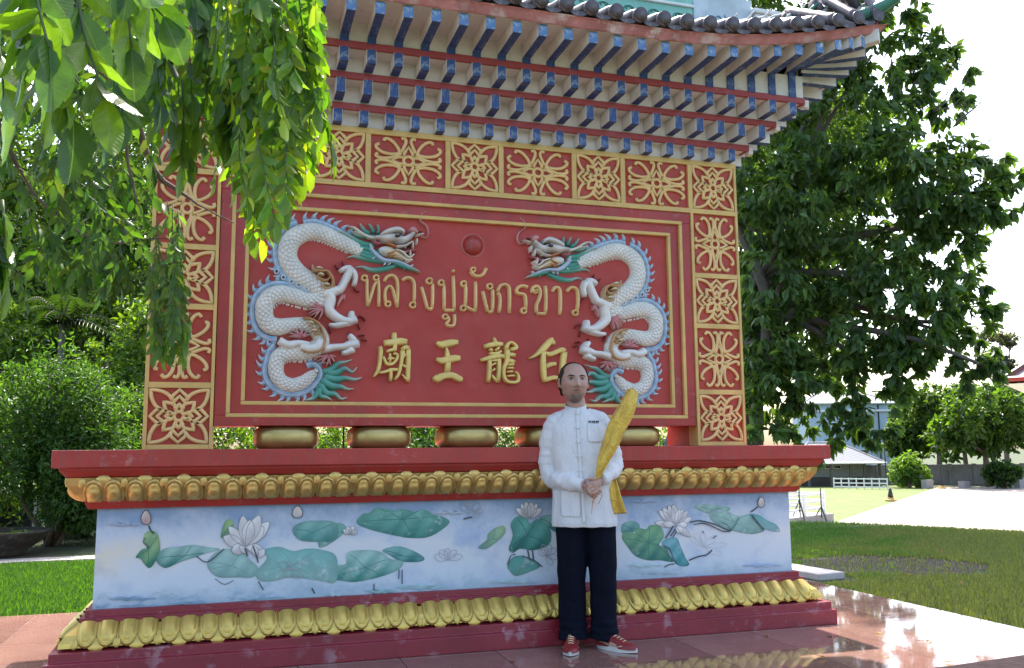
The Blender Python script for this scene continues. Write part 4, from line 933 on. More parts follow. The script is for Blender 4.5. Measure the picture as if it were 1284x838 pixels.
def leaf_material():
    m, n, p, out = nodes('leaf'); a = n.nodes.new('ShaderNodeAttribute'); a.attribute_name = 'paint'
    n.links.new(a.outputs['Color'], p.inputs['Base Color']); p.inputs['Roughness'].default_value = .42; p.inputs['Specular IOR Level'].default_value = .45
    t = n.nodes.new('ShaderNodeBsdfTranslucent'); tc = mix(n, 1.0, a.outputs['Color'], (1.7, 1.6, .40), 'MULTIPLY'); n.links.new(tc, t.inputs[0])
    mx = n.nodes.new('ShaderNodeMixShader'); mx.inputs[0].default_value = .52; n.links.new(p.outputs[0], mx.inputs[1]); n.links.new(t.outputs[0], mx.inputs[2]); n.links.new(mx.outputs[0], out.inputs[0])
    return m
LEAFM = leaf_material()
r_ = np.random.default_rng(3)
def vnoise(x, y, s_, seed=0):
    v = 0
    for k in range(4): v += math.sin(x*s_*(1+k*.7)+seed+k*2.1+1.3*math.sin(y*s_*(.8+k*.5)+k))*math.cos(y*s_*(1.1+k*.6)-seed+k*1.7)/(1+k)
    return v/1.6
def lawn_pts(x0, x1, y0, y1, n, keep):
    pts = []; cs_ = []
    for _ in range(n):
        x = r_.uniform(x0, x1); y = r_.uniform(y0, y1)
        k = keep(x, y)
        if k is None: continue
        pts.append((x, y, zg(x, y)-.005)); cs_.append(k)
    return pts, np.array(cs_)
def keepR(x, y):
    if x < PX1+.05 and y < PY1+.05: return None
    if (x-9.15)**2 < .6 and abs(y-4.3) < 1.2: return None
    if (x-K0[0])*KN[0]+(y-K0[1])*KN[1] > 1.2: return None
    if (x-12.5)**2+(y-4)**2 > 60+rng.random()*160: return None
    if y > 13 and x < 8: return None
    d = ((x-12.2)/2.2)**2+((y-5.2)/2.0)**2; nz = vnoise(x, y, 1.1, 2)
    if d < 1+.6*nz and rng.random() < .90: return None
    dry = min(1, max(0, .20*(x-10)-.22*(y-6)+.35+nz*.7)); 
    g_ = (.08, .18, .04); dr_ = (.18, .20, .09); c = lerp(g_, dr_, dry*.8); k = rng.uniform(.6, 1.35); return tuple(q*k for q in c)
p_, c_ = lawn_pts(5.0, 24, -7, 19.0, 330000, keepR); blades('grass', p_, .105, c_, 'green lawn with a bare patch and dry ends, beside the polished floor on the right', 5)
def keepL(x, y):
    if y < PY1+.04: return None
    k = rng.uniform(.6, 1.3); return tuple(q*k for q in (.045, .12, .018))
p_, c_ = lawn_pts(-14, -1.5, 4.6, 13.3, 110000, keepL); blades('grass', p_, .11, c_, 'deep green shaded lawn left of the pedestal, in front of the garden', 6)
def soil():
    m, n, p, out = nodes('bare_soil'); c = ramp(n, noise(n, 7, 9, .75), [(.3, (.03, .024, .018)), (.55, (.07, .054, .036)), (.75, (.11, .09, .06))]); n.links.new(c, p.inputs['Base Color']); p.inputs['Roughness'].default_value = .95; bump(n, p, noise(n, 16, 8, .7), 1, .05); return m
sheet('bare_soil', [(12.2+2.6*(1+.18*math.sin(3*a+1)+.10*math.sin(7*a))*math.cos(a), 5.2+2.4*(1+.18*math.sin(3*a+1)+.10*math.sin(7*a))*math.sin(a)) for a in np.linspace(0, 2*math.pi, 60)[:-1]], -3.052, soil())
# ================================================================ foliage builders
def leaf_mesh(name, P, Dr, Nn, Ln, Wd, cols, parent=None, shape='leaf', droop=.12):
    """P base points, Dr directions, Nn face normals (arrays, units); every leaf is a folded blade of four faces"""
    n = len(P); Dr = Dr/np.linalg.norm(Dr, axis=1)[:, None]; Sd = np.cross(Dr, Nn); Sd /= np.linalg.norm(Sd, axis=1)[:, None]+1e-9; Nn = np.cross(Sd, Dr)
    L = Ln[:, None]; Wv = Wd[:, None]
    prof = [(0, 0, 0), (.33, .5, .10), (.33, -.5, .10), (.72, .40, .05), (.72, -.40, .05), (1, 0, -droop), (.33, 0, 0), (.72, 0, -.03)]
    v = np.stack([P+Dr*L*t+Sd*Wv*s_+Nn*L*h for t, s_, h in prof], 1)
    F = np.array([(0, 6, 1), (0, 2, 6), (1, 6, 7), (1, 7, 3), (6, 2, 7), (2, 4, 7), (3, 7, 5), (7, 4, 5)])
    k = len(prof); idx = (F[None]+(np.arange(n)*k)[:, None, None]).reshape(-1)
    v = v.reshape(-1, 3)*S
    if parent is not None: v = v-np.array(root_of(parent).location)
    me = bpy.data.meshes.new(name); me.vertices.add(len(v)); me.vertices.foreach_set('co', v.astype(np.float32).ravel())
    me.loops.add(len(idx)); me.loops.foreach_set('vertex_index', idx.astype(np.int32)); me.polygons.add(len(idx)//3); me.polygons.foreach_set('loop_start', np.arange(0, len(idx), 3, dtype=np.int32)); me.update(calc_edges=True)
    me.polygons.foreach_set('use_smooth', [True]*len(me.polygons))
    ca = me.color_attributes.new('paint', 'FLOAT_COLOR', 'POINT'); cc = np.ones((n*k, 4), np.float32); cc[:, :3] = np.repeat(cols, k, 0); ca.data.foreach_set('color', cc.ravel())
    me.materials.append(LEAFM); o = bpy.data.objects.new(name, me); link(o, parent); return o
BARK = paint('bark', (.12, .085, .06), .9, .4, .4, (.28, .25, .22), nscale=9, bmp=.8, bscale=22, wearscale=8)
BARKG = paint('grey_bark', (.15, .13, .11), .9, .35, .3, (.28, .27, .25), nscale=9, bmp=.8, bscale=22)
def unit(r, n): d = r.normal(size=(n, 3)); return d/np.linalg.norm(d, axis=1)[:, None]
def crown(name, blobs, n, ln, col, seed, parent=None, clump=14, cr=.16, wd=.42, up=.5, jit=.35, col2=None, shell=.55, droopy=0.0):
    r = np.random.default_rng(seed); B = np.array([(b[0], b[1], b[2]) for b in blobs]); R = np.array([(b[3], b[4] if len(b) > 4 else b[3], b[5] if len(b) > 5 else b[3]) for b in blobs])
    wgt = (R[:, 0]*R[:, 1]*R[:, 2])**.67; wgt /= wgt.sum(); nc = max(1, n//clump); bi = r.choice(len(blobs), nc, p=wgt)
    rad = shell+(1-shell)*r.random(nc)**.6; u = unit(r, nc); C = B[bi]+u*R[bi]*rad[:, None]*(1+r.normal(size=(nc, 1))*.07)
    ci = r.integers(0, nc, n); crr = cr*R[bi[ci]].mean(1); off = unit(r, n)*(r.random(n)**.5*crr)[:, None]
    P = C[ci]+off; out = u[ci]; Dr = out*.55+unit(r, n)*.8; Dr[:, 2] -= .25+droopy; Nn = unit(r, n)*.8; Nn[:, 2] += up; Nn += out*.3
    Ln = ln*r.uniform(.6, 1.25, n); Wd = Ln*wd*r.uniform(.8, 1.2, n)
    c0 = np.array(col); c1 = np.array(col2 if col2 is not None else tuple(x*1.5 for x in col)); t = (r.random(nc)[ci]*.6+r.random(n)*.4)[:, None]
    cols = (c0*(1-t)+c1*t)*r.uniform(1-jit, 1+jit, n)[:, None]
    return leaf_mesh(name, P, Dr, Nn, Ln, Wd, cols, parent)
def limb(mb, p0, p1, r0, r1, r, wob=.08, n=7):
    p0 = np.array(p0, float); p1 = np.array(p1, float); L = np.linalg.norm(p1-p0); pts = []
    ph = r.uniform(0, 6.28, 3)
    for i in range(n+1):
        t = i/n; q = p0*(1-t)+p1*t+np.array([math.sin(t*5+ph[0]), math.sin(t*4+ph[1]), .4*math.sin(t*6+ph[2])])*wob*L*math.sin(math.pi*min(1, t*1.0))*.5
        pts.append((*q, r0*(1-t)+r1*t))
    mb.tube(pts, 8); return pts
def tree(name, base, label, cat, blobs, n, ln, col, seed, trunk_h, tr, group=None, col2=None, nl=10, mat=None, **k):
    r = np.random.default_rng(seed); t = thing(name, base, label, cat, group); g = MB(); b = np.array(base, float)
    top = b+np.array([r.uniform(-.05, .05)*trunk_h, r.uniform(-.05, .05)*trunk_h, trunk_h]); limb(g, b, top, tr, tr*.7, r, .05)
    tips = []
    for i in range(nl):
        bl = blobs[i % len(blobs)]; rr = bl[3]; e = np.array(bl[:3])+unit(r, 1)[0]*rr*.55
        pts = limb(g, top-np.array([0, 0, trunk_h*r.uniform(0, .25)]), e, tr*.42, tr*.10, r, .12)
        for j in range(3):
            q = np.array(pts[r.integers(3, 7)][:3]); limb(g, q, q+unit(r, 1)[0]*rr*.6+np.array([0, 0, .2*rr]), tr*.14, tr*.03, r, .15, 5)
    part('trunk', g, mat or BARK, t, smooth=True); crown('crown', blobs, n, ln, col, seed+1, t, col2=col2, **k); return t
def at(U, V, dist): return tuple(D(U, V, dist))
def gat(U, dist, z=-3.05):   # ground point under image column U at a forward distance
    p = D(U, 565, dist); return (p[0], p[1], z)
def bush(name, U, dist, w, h, label, cat, n, ln, col, seed, col2=None, group=None, depth=None, **k):
    b = gat(U, dist); t = thing(name, b, label, cat, group); r = np.random.default_rng(seed); g = MB()
    bl = []
    for i in range(9): a = r.uniform(0, 6.28); q = r.uniform(.1, .62); bl.append((b[0]+math.cos(a)*w*q, b[1]+math.sin(a)*w*q*.7, b[2]+h*r.uniform(.28, .68), w*r.uniform(.34, .52), w*.4, h*r.uniform(.28, .36)))
    bl.append((b[0], b[1], b[2]+h*.66, w*.5, w*.5, h*.36))
    for i in range(7):
        q = bl[i]; limb(g, (b[0]+r.uniform(-.2, .2), b[1]+r.uniform(-.2, .2), b[2]), q[:3], .09, .02, r)
    part('stem', g, BARK, t, smooth=True); crown('foliage', bl, n, ln, col, seed+1, t, col2=col2, **k); return t
DG, DG2 = (.020, .050, .014), (.045, .11, .02); MG, MG2 = (.035, .085, .016), (.09, .18, .025); LG, LG2 = (.06, .13, .02), (.15, .26, .04)

# ---- the big tree behind the wall on the right
TK = 1.6; bx = gat(935, 24*TK); bx = (bx[0], bx[1], zg(bx[0], bx[1]))
def bat(U, V, d, r_, rz=None, ry=None):
    p = D(U, V, d*TK); r_ = r_*TK; rz = rz*TK if rz else None
    return (p[0], p[1], p[2], r_, ry or r_, rz or r_*.8)
bl = [bat(985, 250, 23, 1.7), bat(1060, 160, 23, 1.9), bat(1020, 70, 24, 1.8), bat(1110, 90, 23, 1.3), bat(1130, 210, 22, 1.6), bat(1190, 235, 22, 1.3), bat(1235, 250, 21.5, .75), bat(1080, 300, 23, 1.7), bat(1170, 330, 22.5, 1.1), bat(1060, 400, 23, 1.5), bat(1150, 390, 22, 1.3), bat(1215, 400, 22, .8), bat(990, 400, 24, 1.5),
      bat(970, 490, 24, 1.2), bat(1030, 480, 23, 1.1), bat(1100, 460, 22.5, .8), bat(1240, 455, 21.5, .55, .35), bat(1120, 20, 24, 1.0), bat(1070, -60, 25, 2.0), bat(900, 60, 27, 2.5), bat(950, 130, 26, 2.0), bat(1180, 130, 23, .6), bat(1245, 205, 22, .4), bat(960, 330, 25, 1.6), bat(1200, 470, 21.5, .5, .3), bat(1000, 540, 24, .8, .5), bat(1060, 545, 23, .6, .5), bat(965, 345, 22.3, 1.0, .8), bat(950, 420, 22.3, .9, .8), bat(985, 470, 22.3, .9, .7), bat(955, 540, 22.5, .7, .6), bat(1025, 565, 22.5, .6, .45), bat(1000, 590, 22.5, .4, .3), bat(1085, 500, 22.5, .7, .5), bat(1110, 350, 22, 1.0, .7), bat(930, 480, 23, .5, .9), bat(940, 420, 25, 1.2), bat(1010, 330, 27, 1.7), bat(1060, 200, 28, 2.0), bat(1000, 150, 28, 2.2), bat(1265, 262, 21.5, .4, .3), bat(1165, 75, 23.5, .7), bat(1205, 300, 22, .5, .35), bat(960, 240, 24, 1.5), bat(1175, 440, 22, .7, .5), bat(1185, 395, 22, .9, .6), bat(1235, 425, 22, .6, .4), bat(1130, 455, 22, .8, .6), bat(1085, 535, 22.5, .7, .5), bat(1205, 350, 22, .7, .5), bat(1130, 500, 22, .5, .4), bat(1215, 452, 21.8, .5, .35), bat(1262, 462, 21.3, .35, .3), bat(1260, 232, 21.5, .55, .4), bat(1215, 215, 22, .8, .5), bat(1225, 300, 22, .5, .3), bat(1180, 80, 23, .7, .6), bat(1205, 115, 23, .5, .4), bat(1150, 300, 22.5, .9, .6), bat(1000, -150, 25, 2.6), bat(1080, -190, 24, 2.6), bat(1160, -110, 24, 1.9), bat(930, -90, 25, 2.4), bat(1040, -340, 25, 2.8), bat(1130, -330, 24, 2.4), bat(960, -280, 26, 2.8), bat(880, -200, 27, 2.8), bat(1200, -230, 23, 1.8), bat(1090, -470, 25, 2.4), bat(980, -430, 26, 2.4)]  # unseen blobs above and behind extend the crown to shade floor and lawn
tr_ = tree('shade_tree', bx, 'big spreading shade tree with dark broad leaves, right behind the wall', 'tree', bl, 74000, .29*TK, (.050, .105, .040), 21, 11.5, .54, col2=(.11, .20, .055), nl=20, mat=BARKG, clump=24, cr=.155, wd=.40, shell=.42, droopy=.5, up=.7)
b2 = gat(945, 37*TK); b2 = (b2[0], b2[1], zg(b2[0], b2[1])); bl2 = [bat(1030, 350, 37, 2.2), bat(1000, 260, 37, 3.2), bat(970, 380, 38, 3.0), bat(1060, 200, 38, 2.8), bat(1000, 130, 39, 3.0), bat(1020, 440, 37, 2.0)]
tree('added_shade_tree', b2, 'added dark tree hidden behind the big one to shade the lawn', 'tree', bl2, 10000, .58, (.05, .10, .03), 25, 14, .5, col2=(.09, .17, .045), nl=14, mat=BARKG, clump=20, cr=.2)  # extra tree, added to cast shade on the lawn
# two more leaning stems of the same tree
g = MB(); rr_ = np.random.default_rng(4); 
for a, c, r0 in (((948, 560), (905, 150), .2), ((930, 470), (1000, 330), .18), ((935, 440), (1120, 300), .15), ((980, 350), (1120, 400), .09), ((1120, 300), (1225, 262), .05)):
    limb(g, D(*a, 24*TK), D(*c, 23.2*TK), r0*TK, r0*.35*TK, rr_, .12)
part('branch', g, BARKG, tr_, smooth=True)
# bare thin twig sprays at the outer edge
g = MB()
for U, V in ((1190, 75), (1215, 110), (1240, 130), (1225, 345), (1200, 320), (1265, 215), (1250, 180)):
    p = D(U-45, V+30, 22.5*TK)
    for k in range(5): e = D(U+rr_.uniform(-18, 22), V+rr_.uniform(-22, 18), 22.3*TK); limb(g, p, e, .028, .008, rr_, .25, 6)
part('twigs', g, BARKG, tr_, smooth=True, kind='stuff')

# ---- garden on the left, behind the pedestal
bush('round_shrub', 70, 29, 3.3, 6.4, 'big round dark green shrub just behind the left end of the pedestal', 'shrub', 26000, .20, (.028, .075, .016), 31, (.07, .16, .03), cr=.20, wd=.3)
bush('round_shrub', -40, 31, 3.0, 6.0, 'leafy shrub with sunlit yellow green tips at the left edge of the photo', 'shrub', 12000, .22, MG, 32, LG2, cr=.22, wd=.32)
bush('round_shrub', 185, 33, 2.6, 5.4, 'dark shrub between the round shrub and the left column', 'shrub', 13000, .2, DG, 33, MG2, cr=.2)
bush('low_hedge', 175, 31, 1.8, 2.0, 'low dark bush behind the left end of the mural', 'bush', 5000, .18, DG, 34, DG2)
for i, (U, d, w_, h_, lab) in enumerate([(300, 34, 3.2, 4.6, 'bushy green hedge plant seen through the gap beside the first gold cushion'), (420, 36, 3.2, 4.4, 'bushy hedge plant seen between the first and second gold cushions'), (530, 37, 3.2, 4.6, 'dark hedge plant seen between the second and third gold cushions'), (640, 38, 3.4, 4.6, 'dark hedge plant seen right of the middle gold cushion'), (780, 38, 3.6, 4.8, 'grey green hedge plant seen through the gap right of the standing man')]):
    bush('hedge_plant', U, d, w_, h_, lab, 'hedge', 6000, .22, [MG, MG, DG, DG, MG][i], 40+i, [LG2, LG2, DG2, DG2, LG2][i], group='hedge plants behind the wall')
gard = [(150, 37, 6.5, 9.5, 2.6, LG, LG2, 'light green bushy tree with sunlit top, left of the wall'), (60, 42, 8, 12, 3.2, MG, LG2, 'mid green garden tree above the round shrub'), (-40, 44, 9, 17, 4.0, DG, MG2, 'tall dark tree at the far left edge'), (250, 45, 8, 16, 3.6, DG, MG2, 'dark tree behind the left column'), (110, 54, 12, 25, 6.0, MG, LG2, 'tall feathery tree rising behind the garden on the left'), (-10, 58, 12, 26, 6.0, DG, DG2, 'far dark tree showing between the hanging leaves'), (330, 50, 7, 12, 4.0, DG, MG2, 'dark tree standing behind the left half of the wall'), (560, 55, 6, 9, 4.5, DG, MG2, 'tree hidden behind the middle of the wall'), (200, 62, 6, 30, 6.5, DG, MG2, 'tallest tree behind the left column'), (50, 47, 6, 23, 5.5, DG, MG2, 'dark leafy tree whose crown fills the gaps between the hanging twigs'), (165, 50, 6, 21, 5.0, MG, LG2, 'light leafed tree rising left of the wall column')]
for i, (U, d, zc, zt, rr, c, c2, lab) in enumerate(gard):
    b = gat(U, d); r = np.random.default_rng(60+i); zc = zc-3; bl = [(b[0]+r.uniform(-.8, .8)*rr, b[1]+r.uniform(-.5, .5)*rr, b[2]+zt*r.uniform(.30, .85), rr*r.uniform(.45, .7)) for _ in range(8)]
    tree('garden_tree', b, lab, 'tree', bl, 17000 if zt > 20 else 12000, .42 if zt > 20 else .30, c, 70+i, zt*.55, .25, group='trees of the garden on the left', col2=c2, nl=8, cr=.2, wd=.4)
# palm with thin arching fronds
b = gat(70, 38); t = thing('garden_palm', b, 'palm with thin arching fronds above the round shrub', 'palm'); g = MB(); r = np.random.default_rng(9)
top = np.array(b)+np.array([0, 0, 8.6]); limb(g, b, top, .16, .12, r, .03); part('trunk', g, BARKG, t, smooth=True)
P = []; Dv = []; Nv = []; Lv = []; g = MB()
for k in range(16):
    a = k*2.4; el = r.uniform(.2, 1.2); d0 = np.array([math.cos(a)*math.cos(el), math.sin(a)*math.cos(el), math.sin(el)]); pts = []
    for i in range(15):
        s_ = i/14; q = top+d0*2.8*s_+np.array([0, 0, -1.6*s_*s_]); pts.append((*q, .03*(1-s_)+.006))
        sd_ = np.cross(d0, (0, 0, 1)); sd_ /= np.linalg.norm(sd_)
        for s2 in (-1, 1): P.append(q); Dv.append(sd_*s2*.8+d0*.5+np.array([0, 0, -.5])); Nv.append(np.array([0, 0, 1.])+sd_*.2); Lv.append(.95*(1-.6*s_))
    g.tube(pts, 5)
part('frond_stem', g, BARKG, t, smooth=True); Lv = np.array(Lv); leaf_mesh('frond', np.array(P), np.array(Dv), np.array(Nv), Lv, Lv*.09, np.tile(np.array([(.022, .05, .014)]), (len(P), 1)), t)

# water bowls, trough and frame
def bowl(U, dist, r0, h, label, name='water_bowl', z=-3.05, cat='bowl'):
    b = gat(U, dist); t = thing(name, b, label, cat); g = MB(); pr = [(.45, 0), (.55, .03), (.50, .12), (.85, .55), (1.02, .92), (1.06, 1.0), (.98, 1.0), (.9, .86), (.4, .6), (0.02, .58)]
    g.grid(lambda u, v: (b[0]+r0*pr[int(round(v*9))][0]*math.cos(2*math.pi*u), b[1]+r0*pr[int(round(v*9))][0]*math.sin(2*math.pi*u), z+h*pr[int(round(v*9))][1]), 36, 10, wrap=True)
    part('basin', g, MATS.get('dark_glazed_clay') or paint('dark_glazed_clay', (.035, .028, .024), .5, .4, .6, (.16, .15, .13)), t, smooth=True)
    P = np.array([(b[0]+r_.uniform(-.6, .6)*r0, b[1]+r_.uniform(-.6, .6)*r0, z+h*.86) for _ in range(60)]); Dv = unit(np.random.default_rng(2), 60); Dv[:, 2] = abs(Dv[:, 2])*.5+.1
    leaf_mesh('water_plant', P, Dv, np.tile([[0, 0, 1.]], (60, 1)), np.full(60, .16), np.full(60, .13), np.tile([[.12, .18, .06]], (60, 1)), t)['kind'] = 'stuff'; return t
bowl(8, 26.5, 1.28, .72, 'wide dark clay bowl on the grass at the left edge of the photo'); bowl(103, 32, .8, .75, 'smaller brown clay bowl beside the path, near the left end of the mural')
b = gat(30, 33); t = thing('garden_stand', b, 'dark wooden stand with pale posts in front of the round shrub', 'stand'); g = MB(); ca = .3
for dx in (-1.0, .55):
    for dy in (-.4, .4): g = MB(); g.rbox((b[0]+dx, b[1]+dy, -2.25), .1, .1, 1.6); part('post', g, WHITEP, t)
g = MB(); g.rbox((b[0]-.2, b[1], -1.42), 2.0, 1.1, .1); part('top_board', g, paint('weathered_wood', (.22, .17, .12), .8, .3, .3), t, bevel=.004); g = MB(); g.rbox((b[0]-.2, b[1]+.45, -2.3), 1.6, .06, 1.5); part('back_board', g, DARK, t)
b = gat(100, 36); t = thing('pipe_frame', b, 'small white pipe frame standing in the garden shade above the bowls', 'frame'); 
for dx in (-.6, .3): g = MB(); g.tube([(b[0]+dx, b[1], -3.05, .03), (b[0]+dx, b[1], -.7, .03)], 6); part('pipe', g, WHITEP, t)
g = MB(); g.tube([(b[0]-.6, b[1], -1.2, .03), (b[0]+.3, b[1], -1.2, .03)], 6); part('pipe', g, WHITEP, t)
# dark tarpaulin heap behind the right column
g = MB(); c = W(955, 560, 2.6); rr2 = np.random.default_rng(8)
def tfn(u, v):
    a = 2*math.pi*u; s_ = math.sqrt(max(0, 1-v*v)); k = 1+.12*math.sin(a*5+v*4)+.06*math.sin(a*11)
    return (4.9+.62*s_*math.cos(a)*k+.3, 2.2+.5*s_*math.sin(a)*k, -.6+1.22*v**.8*(1+.05*math.sin(a*3)))
g.grid(tfn, 48, 14, wrap=True); g.box(4.7, 5.7, 1.9, 2.6, -3.05, -.55); tag(part('covered_equipment', g, paint('dark_blue_tarpaulin', (.008, .012, .03), .45, .3, .15, (.2, .22, .28)), smooth=True), 'dark blue tarpaulin bundled over equipment behind the foot of the right column', 'tarpaulin')

# ---- right side, on the lower terrace: railing, tripods, bollards
ST = paint('grey_stone', (.30, .28, .27), .8, .25, .3, (.15, .14, .13))
def gz(U, V): return np.array(G(U, V, ZP))
e0 = gz(960, 667); e1 = gz(1046, 655); dd_ = (e1-e0); L_ = np.linalg.norm(dd_); dd_ /= L_; ang = math.atan2(dd_[1], dd_[0]); nn_ = np.array([-dd_[1], dd_[0], 0])
t = thing('stage_railing', tuple(e0), 'low stone step with white rails, seen just beyond the right end of the mural', 'railing')
g = MB(); g.rbox(tuple((e0+e1)/2+nn_*2.2+np.array([0, 0, .40])), L_, 4.4, .8, ang); part('stone_step', g, ST, t, bevel=.01)
for k in (.30, .62, .93):
    g = MB(); q = e0+dd_*(L_*k)+nn_*.5; g.rbox((q[0], q[1], ZP+.8+1.05), .26, .26, 2.1, ang); part('rail_post', g, WHITEP, t, bevel=.004)
for hz in (.55, 1.2, 1.85):
    q = e0+dd_*(L_*.46)+nn_*.45; g = MB(); g.rbox((q[0], q[1], ZP+.8+hz), L_*.93, .14, .2, ang); part('rail', g, WHITEP, t, bevel=.004)
    q = e0+dd_*(L_*.93)+nn_*2.4; g = MB(); g.rbox((q[0], q[1], ZP+.8+hz), .14, 3.6, .2, ang); part('rail', g, WHITEP, t, bevel=.004)
def tripod(U, V, h, label):
    p = gz(U, V); t = thing('tripod_stand', tuple(p), label, 'tripod', 'tripod stands by the railing'); g = MB(); g.tube([(p[0], p[1], ZP+.6, .06), (p[0], p[1], ZP+h, .05)], 8); part('pole', g, DARK, t)
    for k in range(3):
        a = k*2.09+.4; g = MB(); g.tube([(p[0], p[1], ZP+h*.5, .05), (p[0]+.95*math.cos(a), p[1]+.95*math.sin(a), ZP, .05)], 6); part('leg', g, DARK, t)
tripod(1004, 660, 4.6, 'tall black tripod stand right beside the end of the mural'); tripod(1031, 658, 3.2, 'shorter black tripod stand in front of the white rails')
def bollard(U, V, k, label, sz=1.0):
    p = gz(U, V); t = thing('bollard', tuple(p), label, 'bollard', 'bollards along the plaza edge'); g = MB(); z = ZP
    g.tube([(p[0], p[1], z, .72*sz), (p[0], p[1], z+.26, .72*sz), (p[0], p[1], z+.3, .50*sz), (p[0], p[1], z+.5, .46*sz)], 20); part('base', g, MATS.get('yellow_concrete') or paint('yellow_concrete', (.50, .34, .12), .7, .2, .4), t, bevel=.006)
    g = MB(); g.tube([(p[0], p[1], z+.5, .36*sz), (p[0], p[1], z+1.1, .25*sz), (p[0], p[1], z+1.6, .16*sz), (p[0], p[1], z+1.7, .03)], 14); part('cone', g, DARK, t, smooth=True)
    if k: g = MB(); g.tube([(p[0], p[1], z+1.6, .09), (p[0], p[1], z+k, .07)], 8); part('post', g, DARK, t)
bollard(1117, 629, 0, 'black cone on a yellow base at the corner of the sunlit plaza'); bollard(1181, 613, 5.2, 'slim black post on a pale base farther along the plaza edge', .9)
p = gz(1112, 612); t = thing('lamp_post', tuple(p), 'thin dark lamp post standing at the right corner of the pavilion', 'lamp post'); g = MB(); g.tube([(p[0], p[1], ZP, .12), (p[0], p[1], ZP+8, .08)], 8); part('pole', g, DARK, t); g = MB(); g.rbox((p[0]-.5, p[1], ZP+8.05), 1.5, .5, .22); part('lamp_head', g, DARK, t)
# boundary wall with coping and panels
w0 = gz(1010, 609); w1 = gz(1345, 607); dw = (w1-w0); LW = np.linalg.norm(dw); dw /= LW; angw = math.atan2(dw[1], dw[0])
t = thing('boundary_wall', tuple(w0), 'long grey boundary wall behind the plaza, below the trees', 'wall'); WM = paint('grey_render', (.22, .20, .18), .9, .3, .5, (.12, .11, .1), nscale=1.2, wearscale=2, streak=.5)
npan = 11; pw_ = LW/npan
for k in range(npan):
    c = w0+dw*(pw_*(k+.5)); g = MB(); g.rbox((c[0], c[1], ZP+1.7), pw_-.5, .4, 3.4, angw); part('wall_panel', g, WM, t); q = w0+dw*(pw_*k); g = MB(); g.rbox((q[0], q[1], ZP+1.85), .6, .7, 3.7, angw); part('pier', g, WM, t, bevel=.01)
c = w0+dw*LW/2; g = MB(); g.rbox((c[0], c[1], ZP+3.49), LW, .6, .16, angw); part('coping', g, ST, t)
# hip-roofed pavilion
ax = np.array([RT[0], RT[1], 0]); ax /= np.linalg.norm(ax); ay = np.array([-ax[1], ax[0], 0]); an = math.atan2(ax[1], ax[0])
def loc(x, y, z): q = hb+ax*x+ay*y; return (q[0], q[1], ZP+z)
hb = gz(1071, 611)+ay*1.5; t = thing('hip_roof_pavilion', tuple(hb), 'single storey pavilion with a pale grey hipped tile roof behind the lawn', 'building')
g = MB(); g.rbox(loc(-2.5, 3.2, 2.1), 13, .3, 4.2, an); part('back_wall', g, paint('grey_blue_wall', (.26, .27, .28), .8, .2, .3, (.2, .2, .2)), t)
g = MB(); g.rbox(loc(-2.5, 3.0, .8), 13, .25, 1.6, an); part('plinth_wall', g, DARK, t)
GLS = paint('dark_glass', (.015, .018, .022), .1)
for x in (-4.2, -2.6, -1.1): g = MB(); g.rbox(loc(x, 2.98, 3.3), 1.3, .12, .62, an); wn = part('window', g, WHITEP, t); g = MB(); g.rbox(loc(x, 2.88, 3.3), 1.1, .05, .46, an); part('pane', g, GLS, wn)
BP = paint('brown_post', (.10, .09, .085), .7)
for x in (-7, -3.2, .2, 2.6, 5.2): g = MB(); g.rbox(loc(x, .2, 2.0), .34, .34, 4.0, an); part('post', g, BP, t)
rfm, n_, p_n, o_n = nodes('grey_tile_roof')
wv = n_.nodes.new('ShaderNodeTexWave'); wv.inputs['Scale'].default_value = 2; wv.bands_direction = 'DIAGONAL'; n_.links.new(coords(n_), wv.inputs[0]); n_.links.new(ramp(n_, wv.outputs[1], [(.2, (.18, .18, .19)), (.7, (.30, .30, .31))]), p_n.inputs['Base Color']); p_n.inputs['Roughness'].default_value = .8
def hip(A4, R2, r_t):
    g = MB(); g.add(A4+R2, [(0, 1, 5, 4), (1, 2, 5), (2, 3, 4, 5), (3, 0, 4), (3, 2, 1, 0)]); rf_ = part('roof', g, rfm, t); g = MB()
    for a, c in ((A4[1], R2[1]), (A4[0], R2[0]), (R2[0], R2[1])): g.tube([(*a, r_t), (*c, r_t)], 6)
    part('ridge_cap', g, ST, rf_); g = MB()
    for i in range(4): a, c = A4[i], A4[(i+1) % 4]; g.tube([(a[0], a[1], a[2]-.05, r_t*1.3), (c[0], c[1], c[2]-.05, r_t*1.3)], 5)
    part('gutter', g, WHITEP, rf_)
hip([loc(-10, -1.2, 4.1), loc(5.9, -1.2, 4.1), loc(5.9, 8, 4.1), loc(-10, 8, 4.1)], [loc(-6.0, 3.2, 7.6), loc(-.6, 3.2, 7.6)], .13)
# white ranch rail in front of the pavilion
p0 = gz(1046, 613); p1 = gz(1113, 614); dd_ = p1-p0; L_ = np.linalg.norm(dd_); dd_ /= L_; an2 = math.atan2(dd_[1], dd_[0]); t = thing('rail_fence', tuple(p0), 'white three rail fence in front of the pavilion', 'fence')
for k in range(8): q = p0+dd_*(L_*k/7); g = MB(); g.rbox((q[0], q[1], ZP+.9), .18, .18, 1.8, an2); part('fence_post', g, WHITEP, t)
for hz in (.35, .95, 1.65): c = p0+dd_*L_/2; g = MB(); g.rbox((c[0], c[1], ZP+hz), L_, .1, .2, an2); part('rail', g, WHITEP, t)
